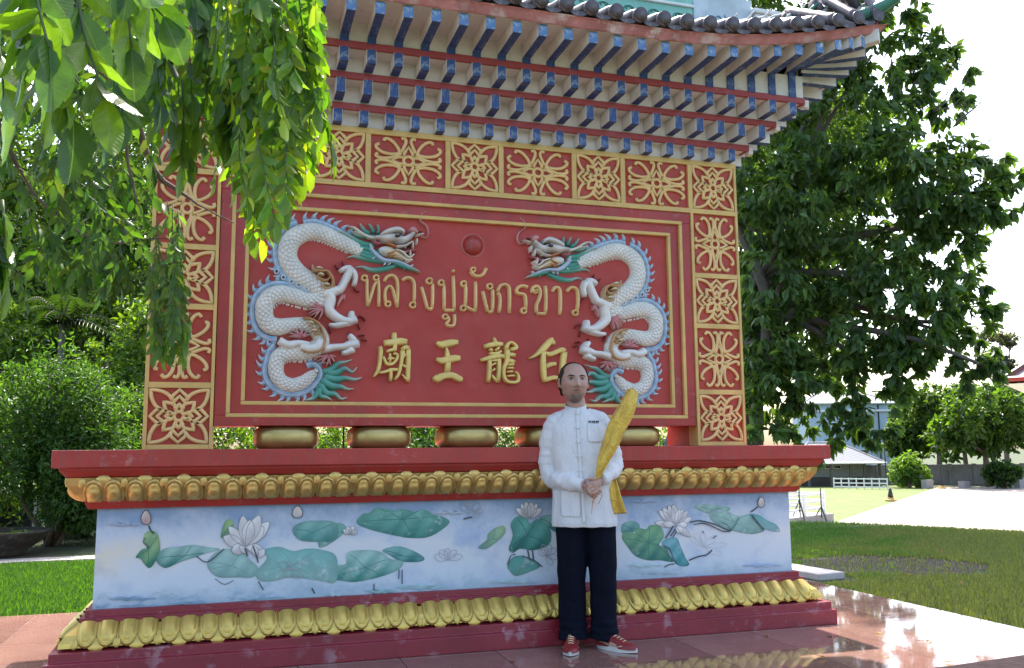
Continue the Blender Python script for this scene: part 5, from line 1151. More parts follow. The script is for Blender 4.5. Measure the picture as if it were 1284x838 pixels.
# tall pale building behind
hb = np.array(gat(1070, 215, ZP)); t = thing('pale_blue_building', tuple(hb), 'tall pale blue building with a low grey roof, behind the pavilion', 'building'); PB = paint('pale_blue_render', (.40, .50, .58), .85, .12, .3, (.35, .4, .42), nscale=1)
g = MB(); g.rbox(loc(-3, 0, 8.5), 19, 12, 17, an); part('body', g, PB, t); g = MB(); g.rbox(loc(9.2, 1.4, 6.5), 5.2, 9, 13, an); part('side_wing', g, PB, t)
g = MB(); g.rbox(loc(-3, -.3, 15.2), 19.8, 12.6, .5, an); part('cornice', g, WHITEP, t, bevel=.02)
hip([loc(-14, -7, 17), loc(7.6, -7, 17), loc(7.6, 7, 17), loc(-14, 7, 17)], [loc(-7, 0, 20.4), loc(1, 0, 20.4)], .2)
for x, z in ((-6, 11.4), (0, 11.4), (9.2, 9.6), (-6, 5), (0, 5)):
    yy = -6.05 if x < 6 else -3.15
    g = MB(); g.rbox(loc(x, yy, z), 2.2, .12, 2.2, an); wn = part('window', g, WHITEP, t); g = MB(); g.rbox(loc(x, yy-.1, z), 1.9, .05, 1.9, an); part('pane', g, GLS, wn)
g = MB(); g.tube([(*loc(4.0, -6.3, 0), .16), (*loc(4.0, -6.3, 16.6), .16)], 6); part('drain_pipe', g, DARK, t)
# corner of a temple hall roof at the right edge of the frame
P0 = np.array(D(1258, 476, 95)); z0 = P0[2]; P1 = np.array(G(1300, 520, z0+0)) if False else None
d1 = np.array([ax[0]*.75+FW[0]*.66, ax[1]*.75+FW[1]*.66, 0]); d1 /= np.linalg.norm(d1); d2 = np.array([d1[1], -d1[0], 0])
hb = np.array([P0[0]+ax[0]*12, P0[1]+ax[1]*12, ZP]); t = thing('temple_hall', tuple(hb), 'temple hall with a brown tiled roof and red eave, cut by the right edge', 'building')
A = [P0, P0+d1*16-np.array([0, 0, 2.2]), P0+d1*16+d2*14-np.array([0, 0, 2.2]), P0+d2*14]; tp = [P0+d1*5+d2*6+np.array([0, 0, 5]), P0+d1*11+d2*6+np.array([0, 0, 4.4])]
g = MB(); g.add([tuple(q) for q in A+tp], [(0, 1, 5, 4), (1, 2, 5), (2, 3, 4, 5), (3, 0, 4)]); part('roof_tiles', g, TILE, t)
g = MB(); g.tube([(*A[0], .28), (*A[1], .28)], 6); g.tube([(*A[0], .28), (*A[3], .28)], 6); g.tube([(*A[0], .2), (*tp[0], .2)], 6); part('red_eave_board', g, RED, t)
g = MB(); g.add([tuple(q-np.array([0, 0, .5])) for q in A], [(3, 2, 1, 0)]); part('soffit', g, CREAM, t)
c = sum(A)/4; g = MB(); g.rbox((c[0], c[1], (ZP+z0-1.5)/2), 9, 9, z0-1.5-ZP, an+.7); part('hall_wall', g, paint('warm_render', (.34, .27, .22), .8, .2, .3), t)
for k in range(16): a = A[0]+(A[1]-A[0])*(k/15)+np.array([0, 0, .15]); c = tp[0]+(tp[1]-tp[0])*(k/15)+np.array([0, 0, .1]); g = MB(); g.tube([(*a, .22), (*c, .22)], 6); part('tile_row', g, WHITEP if k in (3, 4, 7) else TILE, t)
# trees beyond the plaza
far = [(1140, 172, 15.5, 7, DG, MG2, 'dark tree left of the plaza trees, beside the pale blue building'), (1178, 166, 18.0, 8.0, DG, (.10, .18, .03), 'bright topped round tree behind the boundary wall'), (1236, 150, 17.0, 9.0, DG, MG2, 'broad dark tree with a forked trunk in front of the boundary wall'), (1300, 158, 18, 9, DG, DG2, 'dark tree at the right edge, below the temple hall roof'), (1118, 235, 24, 6, MG, MG2, 'tree showing above the pale blue building'), (1210, 195, 21, 9, MG, MG2, 'taller tree behind the plaza trees')]
for i, (U, d, zt, rr, c, c2, lab) in enumerate(far):
    b = gat(U, d, ZP); r = np.random.default_rng(160+i); bl = [(b[0]+r.uniform(-.7, .7)*rr, b[1]+r.uniform(-.5, .5)*rr, b[2]+zt*r.uniform(.44, .86), rr*r.uniform(.30, .46)) for _ in range(12)]
    tree('background_tree', b, lab, 'tree', bl, 11000, .95, c, 170+i, zt*.40, .55, group='trees beyond the plaza', col2=c2, nl=8, cr=.2, wd=.5)
b = gat(1262, 270, ZP); r = np.random.default_rng(5); tree('distant_tree', b, 'distant grey tree with separate round clumps above the temple hall roof', 'tree', [(b[0]+r.uniform(-7, 7), b[1], b[2]+r.uniform(29, 41), 2.1, 2.1, 1.8) for _ in range(16)], 6000, .8, (.07, .08, .06), 200, 26, .8, nl=16, cr=.3, wd=.5)
def fbush(name, U, d, w_, h, lab, cat, n, ln, c, sd_, c2): 
    global gat; og = gat; gat = lambda U, dd, z=ZP: og(U, dd, ZP); bush(name, U, d, w_, h, lab, cat, n, ln, c, sd_, c2, cr=.2, wd=.38); gat = og
fbush('young_tree', 1138, 148, 3.8, 5.8, 'small bright yellow green tree at the end of the far lawn', 'tree', 5000, .6, (.07, .15, .025), 90, (.14, .25, .04))
fbush('wall_shrub', 1257, 143, 3.4, 4.2, 'low dark shrub at the foot of the boundary wall near the right edge', 'shrub', 3000, .75, DG, 91, DG2)
for i, (U, hgt) in enumerate(((1160, 1.4), (1206, 1.1), (1275, 1.6))):
    b = gat(U, 146, ZP); tag(part('stone_stool', MB().rbox((b[0], b[1], ZP+hgt/2), 1.6, 1.1, hgt, .2), ST, bevel=.02), ['pale stone seat by the wall, left of the slim black post', 'pale stone seat by the wall, between the black post and the dark shrub', 'pale stone seat by the wall at the right edge'][i], 'stone seat')
# ================================================================ the standing man
PR = (1.427, -1.275, -3.0); PRZ = math.radians(-21)
man = thing('person', PR, 'man in a white stand collar shirt, dark trousers and red shoes, hands clasped', 'person', rz=PRZ)
def evalmesh(o):
    dg = bpy.context.evaluated_depsgraph_get(); me = bpy.data.meshes.new_from_object(o.evaluated_get(dg)); return me
def remeshed(name, mb, vox, mat, parent, colfn=None, smooth_it=2, ripple=None):
    o = part('tmp', mb, mat, None, local=True, scale=1.0)
    md = o.modifiers.new('r', 'REMESH'); md.mode = 'VOXEL'; md.voxel_size = vox
    if smooth_it: s_ = o.modifiers.new('s', 'SMOOTH'); s_.iterations = smooth_it; s_.factor = .5
    bpy.context.view_layer.update(); me = evalmesh(o); old = o.data; bpy.data.objects.remove(o); bpy.data.meshes.remove(old)
    n = len(me.vertices); co = np.zeros(n*3, np.float32); me.vertices.foreach_get('co', co); co = co.reshape(-1, 3)
    if ripple is not None:
        no = np.zeros(n*3, np.float32); me.vertices.foreach_get('normal', no); co = co+no.reshape(-1, 3)*ripple(co)[:, None]; me.vertices.foreach_set('co', co.astype(np.float32).ravel())
    if colfn is not None:
        c = np.ones((n, 4), np.float32); c[:, :3] = colfn(co); a = me.color_attributes.new('paint', 'FLOAT_COLOR', 'POINT'); a.data.foreach_set('color', c.ravel())
    me.polygons.foreach_set('use_smooth', [True]*len(me.polygons)); me.name = name; me.materials.clear(); me.materials.append(mat)
    return link(bpy.data.objects.new(name, me), parent)
def prt(name, mb, mat, parent=man, **k): return part(name, mb, mat, parent, local=True, scale=1.0, **k)
# head in its own frame (metres): x right, -y forward, z up
HC = np.array([-.071, -.025, 1.577]); HR = math.radians(11)
def gauss(a, s_): return math.exp(-(a/s_)**2)
def head_p(u, v, off=0.0):
    az = 2*math.pi*u; el = math.pi*(v-.5); z = .116*math.sin(el); c = math.cos(el)**.88 if math.cos(el) > 0 else 0
    fx, fy = math.sin(az), -math.cos(az)        # az=0 is the face
    wz = .0835 if z > 0 else .0835-.019*min(1, -z/.09)**1.8
    dp = .094 if fy < 0 else .100
    if z < 0 and fy > 0: dp = .100-.030*min(1, -z/.09)
    x = wz*c*math.copysign(abs(fx)**.92, fx); y = dp*c*fy
    if z < -.05: x *= 1+.10*gauss(z+.08, .03)
    if fy < -.1:
        k = min(1, (-fy-.1)/.4)
        d = .006*gauss(x, .05)*gauss(z+.02, .06)
        d += .021*gauss(x, .0095)*gauss(z+.018, .014)+.013*gauss(x, .0085)*gauss(z-.006, .022)+.008*(gauss(x-.013, .0065)+gauss(x+.013, .0065))*gauss(z+.022, .0075)
        for s_ in (-1, 1):
            d += -.0115*gauss(x-s_*.034, .017)*gauss(z-.020, .0115)+.005*gauss(x-s_*.034, .011)*gauss(z-.017, .006)+.0055*gauss(x-s_*.032, .020)*gauss(z-.036, .007)+.005*gauss(x-s_*.046, .018)*gauss(z+.018, .018)-.003*gauss(x-s_*.027, .006)*gauss(z+.035, .012)
        d += .0075*gauss(x, .021)*gauss(z+.043, .005)+.0075*gauss(x, .017)*gauss(z+.053, .005)-.005*gauss(x, .022)*gauss(z+.048, .0022)-.004*gauss(x, .02)*gauss(z+.066, .006)+.012*gauss(x, .022)*gauss(z+.092, .018)
        y -= d*k
    q = np.array([x, y, z])
    if off: nn = np.array([x/.08**2, y/.1**2, z/.118**2]); q = q+nn/np.linalg.norm(nn)*off
    return q
def head_w(q):
    q = np.array(q)*1.05
    ca, sa = math.cos(HR), math.sin(HR); return (HC[0]+q[0]*ca-q[1]*sa, HC[1]+q[0]*sa+q[1]*ca, HC[2]+q[2])
bm = MB(); bm.grid(lambda u, v: head_w(head_p(u, v)), 120, 96, wrap=True)
for s_ in (-1, 1):   # ears
    def ear(u, v, s_=s_):
        a = 2*math.pi*u; b = math.pi*(v-.5); x = s_*(.0835+.006*math.cos(b)*math.cos(a)+.010*max(0, math.sin(a)))
        return head_w(np.array([x, .006+.017*math.cos(b)*math.sin(a), .002+.031*math.sin(b)]))
    bm.grid(ear, 16, 12, wrap=True)
bm.tube([(-.066, .015, 1.55, .050), (-.064, .01, 1.50, .054), (-.060, .01, 1.44, .060), (-.055, .01, 1.38, .062)], 24)
bm.tube([(-.055, 0, 1.385, .07), (-.045, 0, 1.30, .135), (-.04, 0, 1.15, .145), (-.03, 0, 1.0, .13), (-.02, 0, .9, .15), (-.02, 0, .82, .13)], 24, flat=.62, fdir=(0, 1, 0))
for s_, hx in ((-1, -.10), (1, .075)):
    bm.tube([(hx*.9, 0, .88, .085), (hx, -.005, .70, .078), (hx, -.005, .48, .056), (hx, .01, .40, .052), (hx, .015, .28, .05), (hx, .02, .12, .036), (hx, .02, .06, .036)], 16)
    bm.tube([(hx, .04, .05, .034), (hx+(.0 if s_ < 0 else .04), -.04, .04, .032), (hx+(0 if s_ < 0 else .09), -.11, .03, .02)], 12)
bm.tube([(-.165, 0, 1.335, .040), (-.222, .005, 1.24, .040), (-.238, .01, 1.08, .036), (-.212, -.015, 1.0, .036), (-.14, -.105, .985, .032), (-.045, -.175, .965, .026), (-.02, -.185, .962, .024)], 14)
bm.tube([(.055, 0, 1.335, .040), (.122, .005, 1.25, .038), (.155, .008, 1.14, .036), (.158, -.02, 1.060, .036), (.125, -.105, 1.03, .030), (.085, -.165, 1.0, .026), (.07, -.185, .99, .024)], 14)
# hands: the left hand (right in view) laps over the right one
def finger(pts, r0=.0088): n = len(pts); bm.tube([(*p, r0*(1-.12*i)) for i, p in enumerate(pts)]+[(*(np.array(pts[-1])+(np.array(pts[-1])-np.array(pts[-2]))*.25), r0*.35)], 10)
bm.tube([(.072, -.19, .992, .020), (.055, -.203, .978, .031), (.035, -.208, .966, .036), (.018, -.205, .955, .030), (.008, -.202, .95, .015)], 16, flat=.6, fdir=(0, 1, 0))
for i in range(4):
    bx_, bz = .008+.011*i, .978-.017*i
    finger([(bx_+.012, -.216, bz), (bx_-.012, -.226, bz-.010), (bx_-.026-.001*i, -.212, bz-.024), (bx_-.022, -.192, bz-.032)], .0094)
finger([(.050, -.214, .998), (.022, -.224, 1.002), (-.002, -.218, .998), (-.016, -.208, .992)], .0102)
bm.tube([(-.02, -.187, .962, .020), (-.002, -.196, .948, .030), (.02, -.196, .930, .034), (.036, -.192, .918, .026)], 16, flat=.55, fdir=(0, 1, 0))
for i in range(4):
    bx_, bz = .012+.012*i, .912+.013*i
    finger([(bx_, -.200, bz+.006), (bx_+.014, -.214, bz-.014), (bx_+.026, -.208, bz-.026), (bx_+.030, -.194, bz-.022)], .0090)
finger([(-.006, -.206, .962), (.0, -.222, .940), (.010, -.228, .920), (.017, -.222, .908)], .0098)
def skin_col(co):
    q = (co-HC[None])/1.05; ca, sa = math.cos(-HR), math.sin(-HR); x = q[:, 0]*ca-q[:, 1]*sa; y = q[:, 0]*sa+q[:, 1]*ca; z = q[:, 2]
    c = np.tile(np.array([[.45, .275, .205]]), (len(co), 1)); face = (y < -.03) & (z > -.13)
    def g2(cx, cz, sx, sz): return (np.exp(-((x-cx)/sx)**2-((z-cz)/sz)**2)*face)[:, None]
    lip = np.array([[.30, .12, .10]]); k = np.clip(g2(0, -.047, .023, .0085)*1.1, 0, .9); c = c*(1-k)+lip*k
    k = g2(0, -.0478, .020, .0022)*.8; c = c*(1-k)+np.array([[.10, .04, .035]])*k
    st = np.clip(np.exp(-((x)/.040)**4-((z+.088)/.030)**4)*(y < 0), 0, 1)[:, None]*.5; st2 = g2(0, -.033, .026, .0065)*.6
    k = np.maximum(st, st2); c = c*(1-k)+np.array([[.10, .075, .062]])*k
    k = (g2(.034, .019, .018, .012)+g2(-.034, .019, .018, .012))*.5; c = c*(1-k)+np.array([[.16, .08, .06]])*k
    k = (g2(.048, -.015, .022, .02)+g2(-.048, -.015, .022, .02)+g2(0, -.02, .012, .01))*.25; c = c*(1-k)+np.array([[.42, .19, .14]])*k
    return c
def skin_mat():
    m, n, p, out = nodes('skin'); a = n.nodes.new('ShaderNodeAttribute'); a.attribute_name = 'paint'; c = mix(n, 1, a.outputs['Color'], ramp(n, noise(n, 60, 5, .7), [(.3, .86), (.7, 1.1)]), 'MULTIPLY')
    n.links.new(c, p.inputs['Base Color']); p.inputs['Roughness'].default_value = .5; p.inputs['Subsurface Weight'].default_value = .12; p.inputs['Subsurface Radius'].default_value = (.012, .005, .003); bump(n, p, noise(n, 500, 3), .08, .001); return m
body = remeshed('body', bm, .0032, skin_mat(), man, skin_col, 1)
HAIR = paint('black_hair', (.012, .010, .010), .6, .5, 0, nscale=80, bmp=1.0, bscale=260)
def head_patch(keep, off, nu=160, nv=120, thick=.0):
    g = MB(); ok = set(); N = nu
    P = {}
    for j in range(nv):
        for i in range(nu): q = head_p(i/nu, j/(nv-1)); P[i, j] = q
    idx = {}
    for j in range(nv-1):
        for i in range(nu):
            cs_ = [(i, j), ((i+1) % nu, j), ((i+1) % nu, j+1), (i, j+1)]
            if all(keep(P[c]) for c in cs_):
                f = []
                for c in cs_:
                    if c not in idx: o_ = off(P[c]) if callable(off) else off; idx[c] = len(g.v); g.v.append(head_w(head_p(c[0]/nu, c[1]/(nv-1), o_)))
                    f.append(idx[c])
                g.f.append(tuple(f))
    return g
def hair_keep(q):
    x, y, z = q
    if z < -.045+.0*y and y < .03: return False
    if z < -.065: return False
    if z > .098: return y > .012+.12*abs(x)*0
    lim = -.034-.20*(z-.03) if z < .06 else -.040+1.1*(z-.06)
    return y > lim and (abs(x) > .03 or y > 0) and not (abs(x) > .06 and -.03 < z < .032 and -.02 < y < .026)
g = head_patch(hair_keep, lambda q: .0085+.0015*math.sin(q[0]*300)+(.004 if q[1] > .03 else 0)-.005*max(0, min(1, (-q[1]-.01)/.03))); h_ = prt('hair', g, HAIR, smooth=True); md = h_.modifiers.new('s', 'SOLIDIFY'); md.thickness = .006; md.offset = -.6
BEARD = paint('goatee_hair', (.25, .175, .14), .95, .4, 0, nscale=300, bmp=1.0, bscale=500)
g = head_patch(lambda q: q[1] < -.02 and abs(q[0]) < .030 and -.116 < q[2] < -.068 and (abs(q[0]/.031)**2.5+((q[2]+.094)/.026)**4 < 1.0), .0022, 220, 170); prt('goatee', g, BEARD, smooth=True)
for s_ in (-1, 1):
    def hp(x, z, o_): # point on the face skin near x,z
        u = math.asin(max(-1, min(1, x/.078)))/(2*math.pi); v = math.asin(z/.118)/math.pi+.5; q = head_p(u % 1.0, v, 0); return head_w(np.array([x, q[1]-o_, z]))
    g = MB(); g.tube([(*hp(s_*a, z, .0015), r) for a, z, r in ((.015, .034, .0030), (.028, .0385, .0042), (.041, .039, .0038), (.054, .033, .0018))], 6); prt('eyebrow', g, HAIR)
    g = MB(); c = hp(s_*.034, .018, -.0015); g.ellipsoid(c, .0135, .0065, .0048, 16, 10); e_ = prt('eye', g, paint('eye_white', (.42, .38, .35), .3, 0) if s_ < 0 else MATS['eye_white'], smooth=True)
    g = MB(); g.ellipsoid((c[0]+.001, c[1]-.0045, c[2]), .0058, .0038, .0050, 12, 8); prt('iris', g, DARK, e_, smooth=True)
    g = MB(); g.tube([(*hp(s_*a, z, o_), r) for a, z, o_, r in ((.018, .0175, .001, .0014), (.026, .0236, .002, .0026), (.036, .0244, .002, .0028), (.049, .0190, .001, .0018))], 6); prt('eyelid_line', g, HAIR)
# ---- shirt
RG = [(.712, -.020, .200, .140, 0), (.76, -.020, .198, .139, 0), (.85, -.022, .190, .136, -.002), (.95, -.025, .184, .134, -.004), (1.05, -.03, .181, .132, -.005), (1.15, -.036, .184, .130, -.004), (1.25, -.044, .182, .120, 0), (1.31, -.05, .180, .108, .004), (1.355, -.056, .150, .094, .008), (1.385, -.060, .105, .080, .010), (1.408, -.063, .078, .071, .010), (1.422, -.064, .068, .067, .008)]
def ring_at(z):
    zs_ = [r[0] for r in RG]; return [float(np.interp(z, zs_, [r[k] for r in RG])) for k in (1, 2, 3, 4)]
def torso_pt(a, z, off=0):
    cx, rx, ry, cy = ring_at(z); e = .86
    ca, sa = math.cos(a), math.sin(a); k = max(0, (1.15-z)/.43)
    rip = 1+.018*k*math.sin(a*7+1.2+3*z)+.012*k*math.sin(a*13+.5)+.010*math.sin(a*4+z*22)*max(0, 1-abs(z-1.1)*3)
    rip += .02*math.exp(-((a-4.2)/.12)**2)*k-.018*math.exp(-((a-5.25)/.10)**2)*k
    return (cx+(rx*rip+off)*math.copysign(abs(ca)**e, ca), cy+(ry*rip+off)*math.copysign(abs(sa)**e, sa), z)
sh = MB(); zs_l = list(np.linspace(.712, 1.45, 60)); sh.grid(lambda u, v: torso_pt(2*math.pi*u, .712+.71*v), 96, 60, wrap=True)
n0 = 96; sh.f.append(tuple(range(96))[::-1]); sh.f.append(tuple(59*96+k for k in range(96)))
def sleeve(pts, seed):
    r = np.random.default_rng(seed); q = smooth_pts(pts, 10); out = []
    for i, p in enumerate(q):
        t = i/len(q); w_ = .0016*math.sin(i*1.25+seed)+.0018*math.sin(i*.53+2)+.0012*math.sin(i*2.3+math.sin(i*.7)*2)
        b = math.exp(-((t-.55)/.12)**2)*.004*math.sin(i*2.1); out.append((p[0], p[1], p[2], p[3]+w_+b))
    sh.tube(out, 22)
sleeve([(-.115, .005, 1.375, .048), (-.185, .005, 1.335, .060), (-.222, .005, 1.26, .060), (-.238, .01, 1.15, .057), (-.240, .01, 1.06, .056), (-.212, -.02, .995, .054), (-.155, -.095, .985, .050), (-.09, -.15, .972, .046), (-.028, -.186, .960, .040)], 1)
sleeve([(.00, .005, 1.378, .048), (.075, .005, 1.345, .060), (.122, .005, 1.27, .060), (.148, .01, 1.18, .056), (.165, .005, 1.10, .056), (.158, -.03, 1.055, .054), (.130, -.10, 1.030, .049), (.098, -.155, 1.008, .045), (.078, -.182, .998, .040)], 2)
def shirt_mat():
    m, n, p, out = nodes('white_cotton'); v = coords(n); c = ramp(n, noise(n, 5, 5), [(.3, (.74, .75, .76)), (.7, (.82, .82, .81))]); n.links.new(c, p.inputs['Base Color']); p.inputs['Roughness'].default_value = .85; p.inputs['Sheen Weight'].default_value = .2
    h = noise(n, 9, 4, .55, coords(n, sc3=(1.6, 1.6, .55)), .6); h2 = noise(n, 26, 3, .5, coords(n, sc3=(1, 1, .5)), 1.0); hh = math_(n, 'ADD', h, math_(n, 'MULTIPLY', h2, .35)); bump(n, p, hh, .8, .022)
    t = n.nodes.new('ShaderNodeBsdfTranslucent'); t.inputs[0].default_value = (.75, .75, .74, 1); mx = n.nodes.new('ShaderNodeMixShader'); mx.inputs[0].default_value = .15; n.links.new(p.outputs[0], mx.inputs[1]); n.links.new(t.outputs[0], mx.inputs[2]); n.links.new(mx.outputs[0], out.inputs[0]); return m
SHM = shirt_mat()
def crease(co):
    x, y, z = co[:, 0], co[:, 1], co[:, 2]; L = (x < -.19)
    s1 = np.sin((z*1.0+x*.9)*70+np.sin(z*21)*1.3)*.0022*np.exp(-((z-1.0)/.10)**2)
    s2 = np.sin((x*.8-z)*55+np.sin(x*30))*.0018*np.exp(-((z-1.18)/.12)**2)*(np.abs(x+.03) > .10)
    s3 = np.sin(x*60+np.sin(z*9)*2)*.0022*np.exp(-((z-.80)/.16)**2)*(y < 0)
    return s1+s2+s3
shirt = remeshed('shirt', sh, .006, SHM, man, None, 3, crease)
def front(x, z, off):   # point on the shirt front
    best = None
    cx, rx, ry, cy = ring_at(z); t = max(-1, min(1, (x-cx)/rx)); ca = math.copysign(abs(t)**(1/.86), t); a = -math.acos(ca); p = torso_pt(a, z); return (x, p[1]-off, z)
# stand collar with a notch at the throat
g = MB()
def collar(u, v):
    a = math.radians(-90+9)+(2*math.pi-math.radians(18))*u; r0 = .069-.004*v; dip = .022*math.cos(a+math.pi/2)
    return (-.064+r0*math.cos(a), .008+r0*math.sin(a)*1.02, 1.408+.042*v-dip*1.2)
g.grid(collar, 60, 6); c_ = prt('collar', g, SHM, shirt, smooth=True); md = c_.modifiers.new('s', 'SOLIDIFY'); md.thickness = .004
g = MB(); cxl = lambda z: -.060+.0*(z) if z > 1.3 else -.060+(1.3-z)*.05
g.grid(lambda u, v: front(cxl(.74+.67*v)-.002+.018*u, .74+.67*v, .0085), 4, 60); pk = prt('placket', g, SHM, shirt, smooth=True); md = pk.modifiers.new('s', 'SOLIDIFY'); md.thickness = .004
for i in range(6):
    z = 1.385-.085*i; 
    if abs(z-.97) < .05: continue
    c = front(cxl(z)+.006, z, .014); g = MB(); g.tube([(c[0]-.022, c[1]+.003, c[2], .0018), (c[0]-.004, c[1], c[2], .0022), (c[0]+.022, c[1]+.003, c[2], .0018)], 6); g.ellipsoid(c, .005, .004, .005, 10, 6); prt('knot_button', g, SHM, shirt, smooth=True)
def pocket(x0, x1, z0, z1, off=.0095):
    g = MB(); g.grid(lambda u, v: front(x0+(x1-x0)*(u if v > .18 else .5+(u-.5)*(.80+.20*math.sqrt(max(0, v/.18)))), z0+(z1-z0)*v, off), 14, 20)
    p_ = prt('pocket', g, SHM, shirt, smooth=True); md = p_.modifiers.new('s', 'SOLIDIFY'); md.thickness = .004
pocket(-.165, -.045, .775, .925, .0062)
pocket(.005, .095, 1.215, 1.325, .0062)
g = MB()
for i, w_ in enumerate((.008, .006, .009, .007, .010, .006)):
    x = .012+.0115*i; c = front(x, 1.338, .0095); c2 = front(x+w_, 1.338, .0095); g.box(c[0], c2[0], min(c[1], c2[1])-.001, max(c[1], c2[1])+.004, 1.333, 1.343)
prt('embroidered_name', g, paint('navy_thread', (.02, .02, .05), .8), shirt)
g = MB(); g.tube([(*torso_pt(a, .735, .004), .0016) for a in np.linspace(0, 2*math.pi, 60)], 5); prt('hem_seam', g, SHM, shirt, smooth=True)
# ---- trousers
tr = MB(); tr.tube([(-.02, .005, .97, .15), (-.02, .005, .86, .165), (-.015, .005, .76, .170)], 28, flat=.74, fdir=(0, 1, 0))
def tleg(pts, sd_):
    q = smooth_pts(pts, 8); tr.tube([(p[0], p[1], p[2], p[3]+.0012*math.sin(i*.9+sd_)+(.0026*math.sin(i*1.3+sd_) if p[2] < .2 else 0)) for i, p in enumerate(q)], 24, flat=1.02, fdir=(0, 1, 0))
tleg([(-.095, .005, .86, .100), (-.100, .005, .72, .096), (-.102, .0, .55, .090), (-.103, .0, .42, .086), (-.103, .005, .30, .083), (-.102, .005, .18, .083), (-.100, .0, .10, .085), (-.098, -.005, .050, .090)], 0)
tleg([(.065, .005, .86, .100), (.075, .005, .72, .094), (.082, .0, .55, .087), (.084, .0, .42, .083), (.084, .005, .30, .080), (.085, .005, .18, .079), (.084, .0, .10, .082), (.078, .0, .050, .084)], 2)
def tcrease(co): return .004*np.exp(-((co[:, 0]+.103)/.010)**2)*(co[:, 1] < -.03)+.004*np.exp(-((co[:, 0]-.086)/.010)**2)*(co[:, 1] < -.03)+np.sin(co[:, 2]*60+co[:, 0]*50)*.0022*np.exp(-((co[:, 2]-.12)/.08)**2)+np.sin(co[:, 2]*30+co[:, 0]*30)*.0015
tm = paint('navy_trouser_cloth', (.0035, .005, .013), .9, .25, 0, nscale=30, bmp=.2, bscale=400, spec=.15); remeshed('trousers', tr, .006, tm, man, None, 2, tcrease)
# ---- shoes
SHR = paint('red_shoe_leather', (.22, .016, .018), .45, .3, .4, (.35, .08, .07), nscale=30, wearscale=60); SOL = paint('white_rubber', (.62, .60, .57), .6, .15, 0); LAC = paint('cream_lace', (.66, .58, .36), .7)
def shoe(cx, cy, ang):
    ca, sa = math.cos(ang), math.sin(ang)
    def tf(x, y, z): return (cx+x*ca-y*sa, cy+x*sa+y*ca, z)       # local: -y is the toe
    L = .285; wv = [(.0, .024), (.08, .034), (.25, .037), (.45, .037), (.65, .047), (.8, .047), (.92, .036), (1, .014)]
    hv = [(0, .070), (.12, .080), (.3, .086), (.42, .088), (.58, .074), (.75, .056), (.92, .046), (1, .034)]
    iw = lambda t: float(np.interp(t, [a for a, b in wv], [b for a, b in wv])); ih = lambda t: float(np.interp(t, [a for a, b in hv], [b for a, b in hv]))
    sole = MB(); sole.grid(lambda u, v: tf(math.cos(2*math.pi*u)*iw(.5-.5*math.sin(2*math.pi*u))*(1.08-.03*v)/max(.35, abs(math.cos(2*math.pi*u)))**.0, L*.5*math.sin(2*math.pi*u)*1.03-L*.32, .0+.024*v+(.006*max(0, -math.sin(2*math.pi*u))**2)), 48, 3, wrap=True)
    sole.f.append(tuple(range(48))[::-1]); sole.f.append(tuple(96+k for k in range(48)))
    up = MB()
    def ufn(u, v):
        t = v; y = L*.5-L*t-L*.32+0; a = math.pi*u; w_ = iw(t); h = ih(t)-.02; return tf(w_*math.cos(a)*1.02, y, .020+h*max(0, math.sin(a))**.75)
    up.grid(ufn, 17, 22); up.f.append(tuple(range(17))); 
    o = prt('shoe', up, SHR, man, smooth=True); prt('sole', sole, SOL, o)
    lc = MB()
    for k in range(5):
        t = .40+.075*k; y = L*.5-L*t-L*.32; h = ih(t)
        lc.tube([tf(-.018, y, h-.004)+(.0026,), tf(0, y-.004, h+.002)+(.0028,), tf(.018, y, h-.004)+(.0026,)], 6)
    prt('laces', lc, LAC, o, smooth=True)
    st = MB()
    for sd_ in (-1, 1):
        st.tube([tf(sd_*iw(t)*1.0, L*.5-L*t-L*.32, .035+.01*math.sin(t*9))+(.0022,) for t in (.15, .3, .45, .6, .75)], 5)
    prt('side_stripe', st, LAC, o, smooth=True)
shoe(-.108, -.02, math.radians(-3)); shoe(.082, -.01, math.radians(52))

# ---- gold satin wrapped bundle under his arm
bun = thing('wrapped_bundle', (PR[0], PR[1], PR[2]), 'long bundle wrapped in shiny gold satin, held upright against his arm', 'bundle', rz=PRZ)
def satin():
    m, n, p, out = nodes('gold_satin'); c = ramp(n, noise(n, 14, 5), [(.3, (.50, .31, .03)), (.7, (.74, .50, .07))]); n.links.new(c, p.inputs['Base Color']); p.inputs['Roughness'].default_value = .38; p.inputs['Metallic'].default_value = .3; p.inputs['Sheen Weight'].default_value = .3
    v = n.nodes.new('ShaderNodeTexVoronoi'); v.inputs['Scale'].default_value = 55; n.links.new(coords(n), v.inputs['Vector']); h = math_(n, 'ADD', noise(n, 16, 5, .6, None, 1.2), math_(n, 'MULTIPLY', v.outputs[0], .3)); bump(n, p, h, .7, .012); return m
SAT = satin(); pts = smooth_pts([(.262, -.150, 1.530, .012), (.262, -.155, 1.515, .026), (.250, -.165, 1.465, .050), (.212, -.175, 1.375, .068), (.165, -.18, 1.255, .064), (.115, -.195, 1.137, .050), (.075, -.205, 1.05, .026), (.058, -.208, 1.0, .012)], 8)
g = MB()
def bfn(u, v):
    i = v*(len(pts)-1); k = min(len(pts)-2, int(i)); f = i-k; p = [pts[k][j]*(1-f)+pts[k+1][j]*f for j in range(4)]; a = 2*math.pi*u
    rr = p[3]*(.88+.24*abs(math.sin(1.5*a+v*5))+.13*abs(math.sin(3.5*a-v*9))+.04*math.sin(a*5+v*31)); ax_ = np.array([.93, 0, .36])
    return (p[0]+rr*math.cos(a)*ax_[0], p[1]+rr*.55*math.sin(a)-.018*max(0, math.cos(a-.5))**3, p[2]+rr*math.cos(a)*.36)
g.grid(bfn, 40, 60, wrap=True)
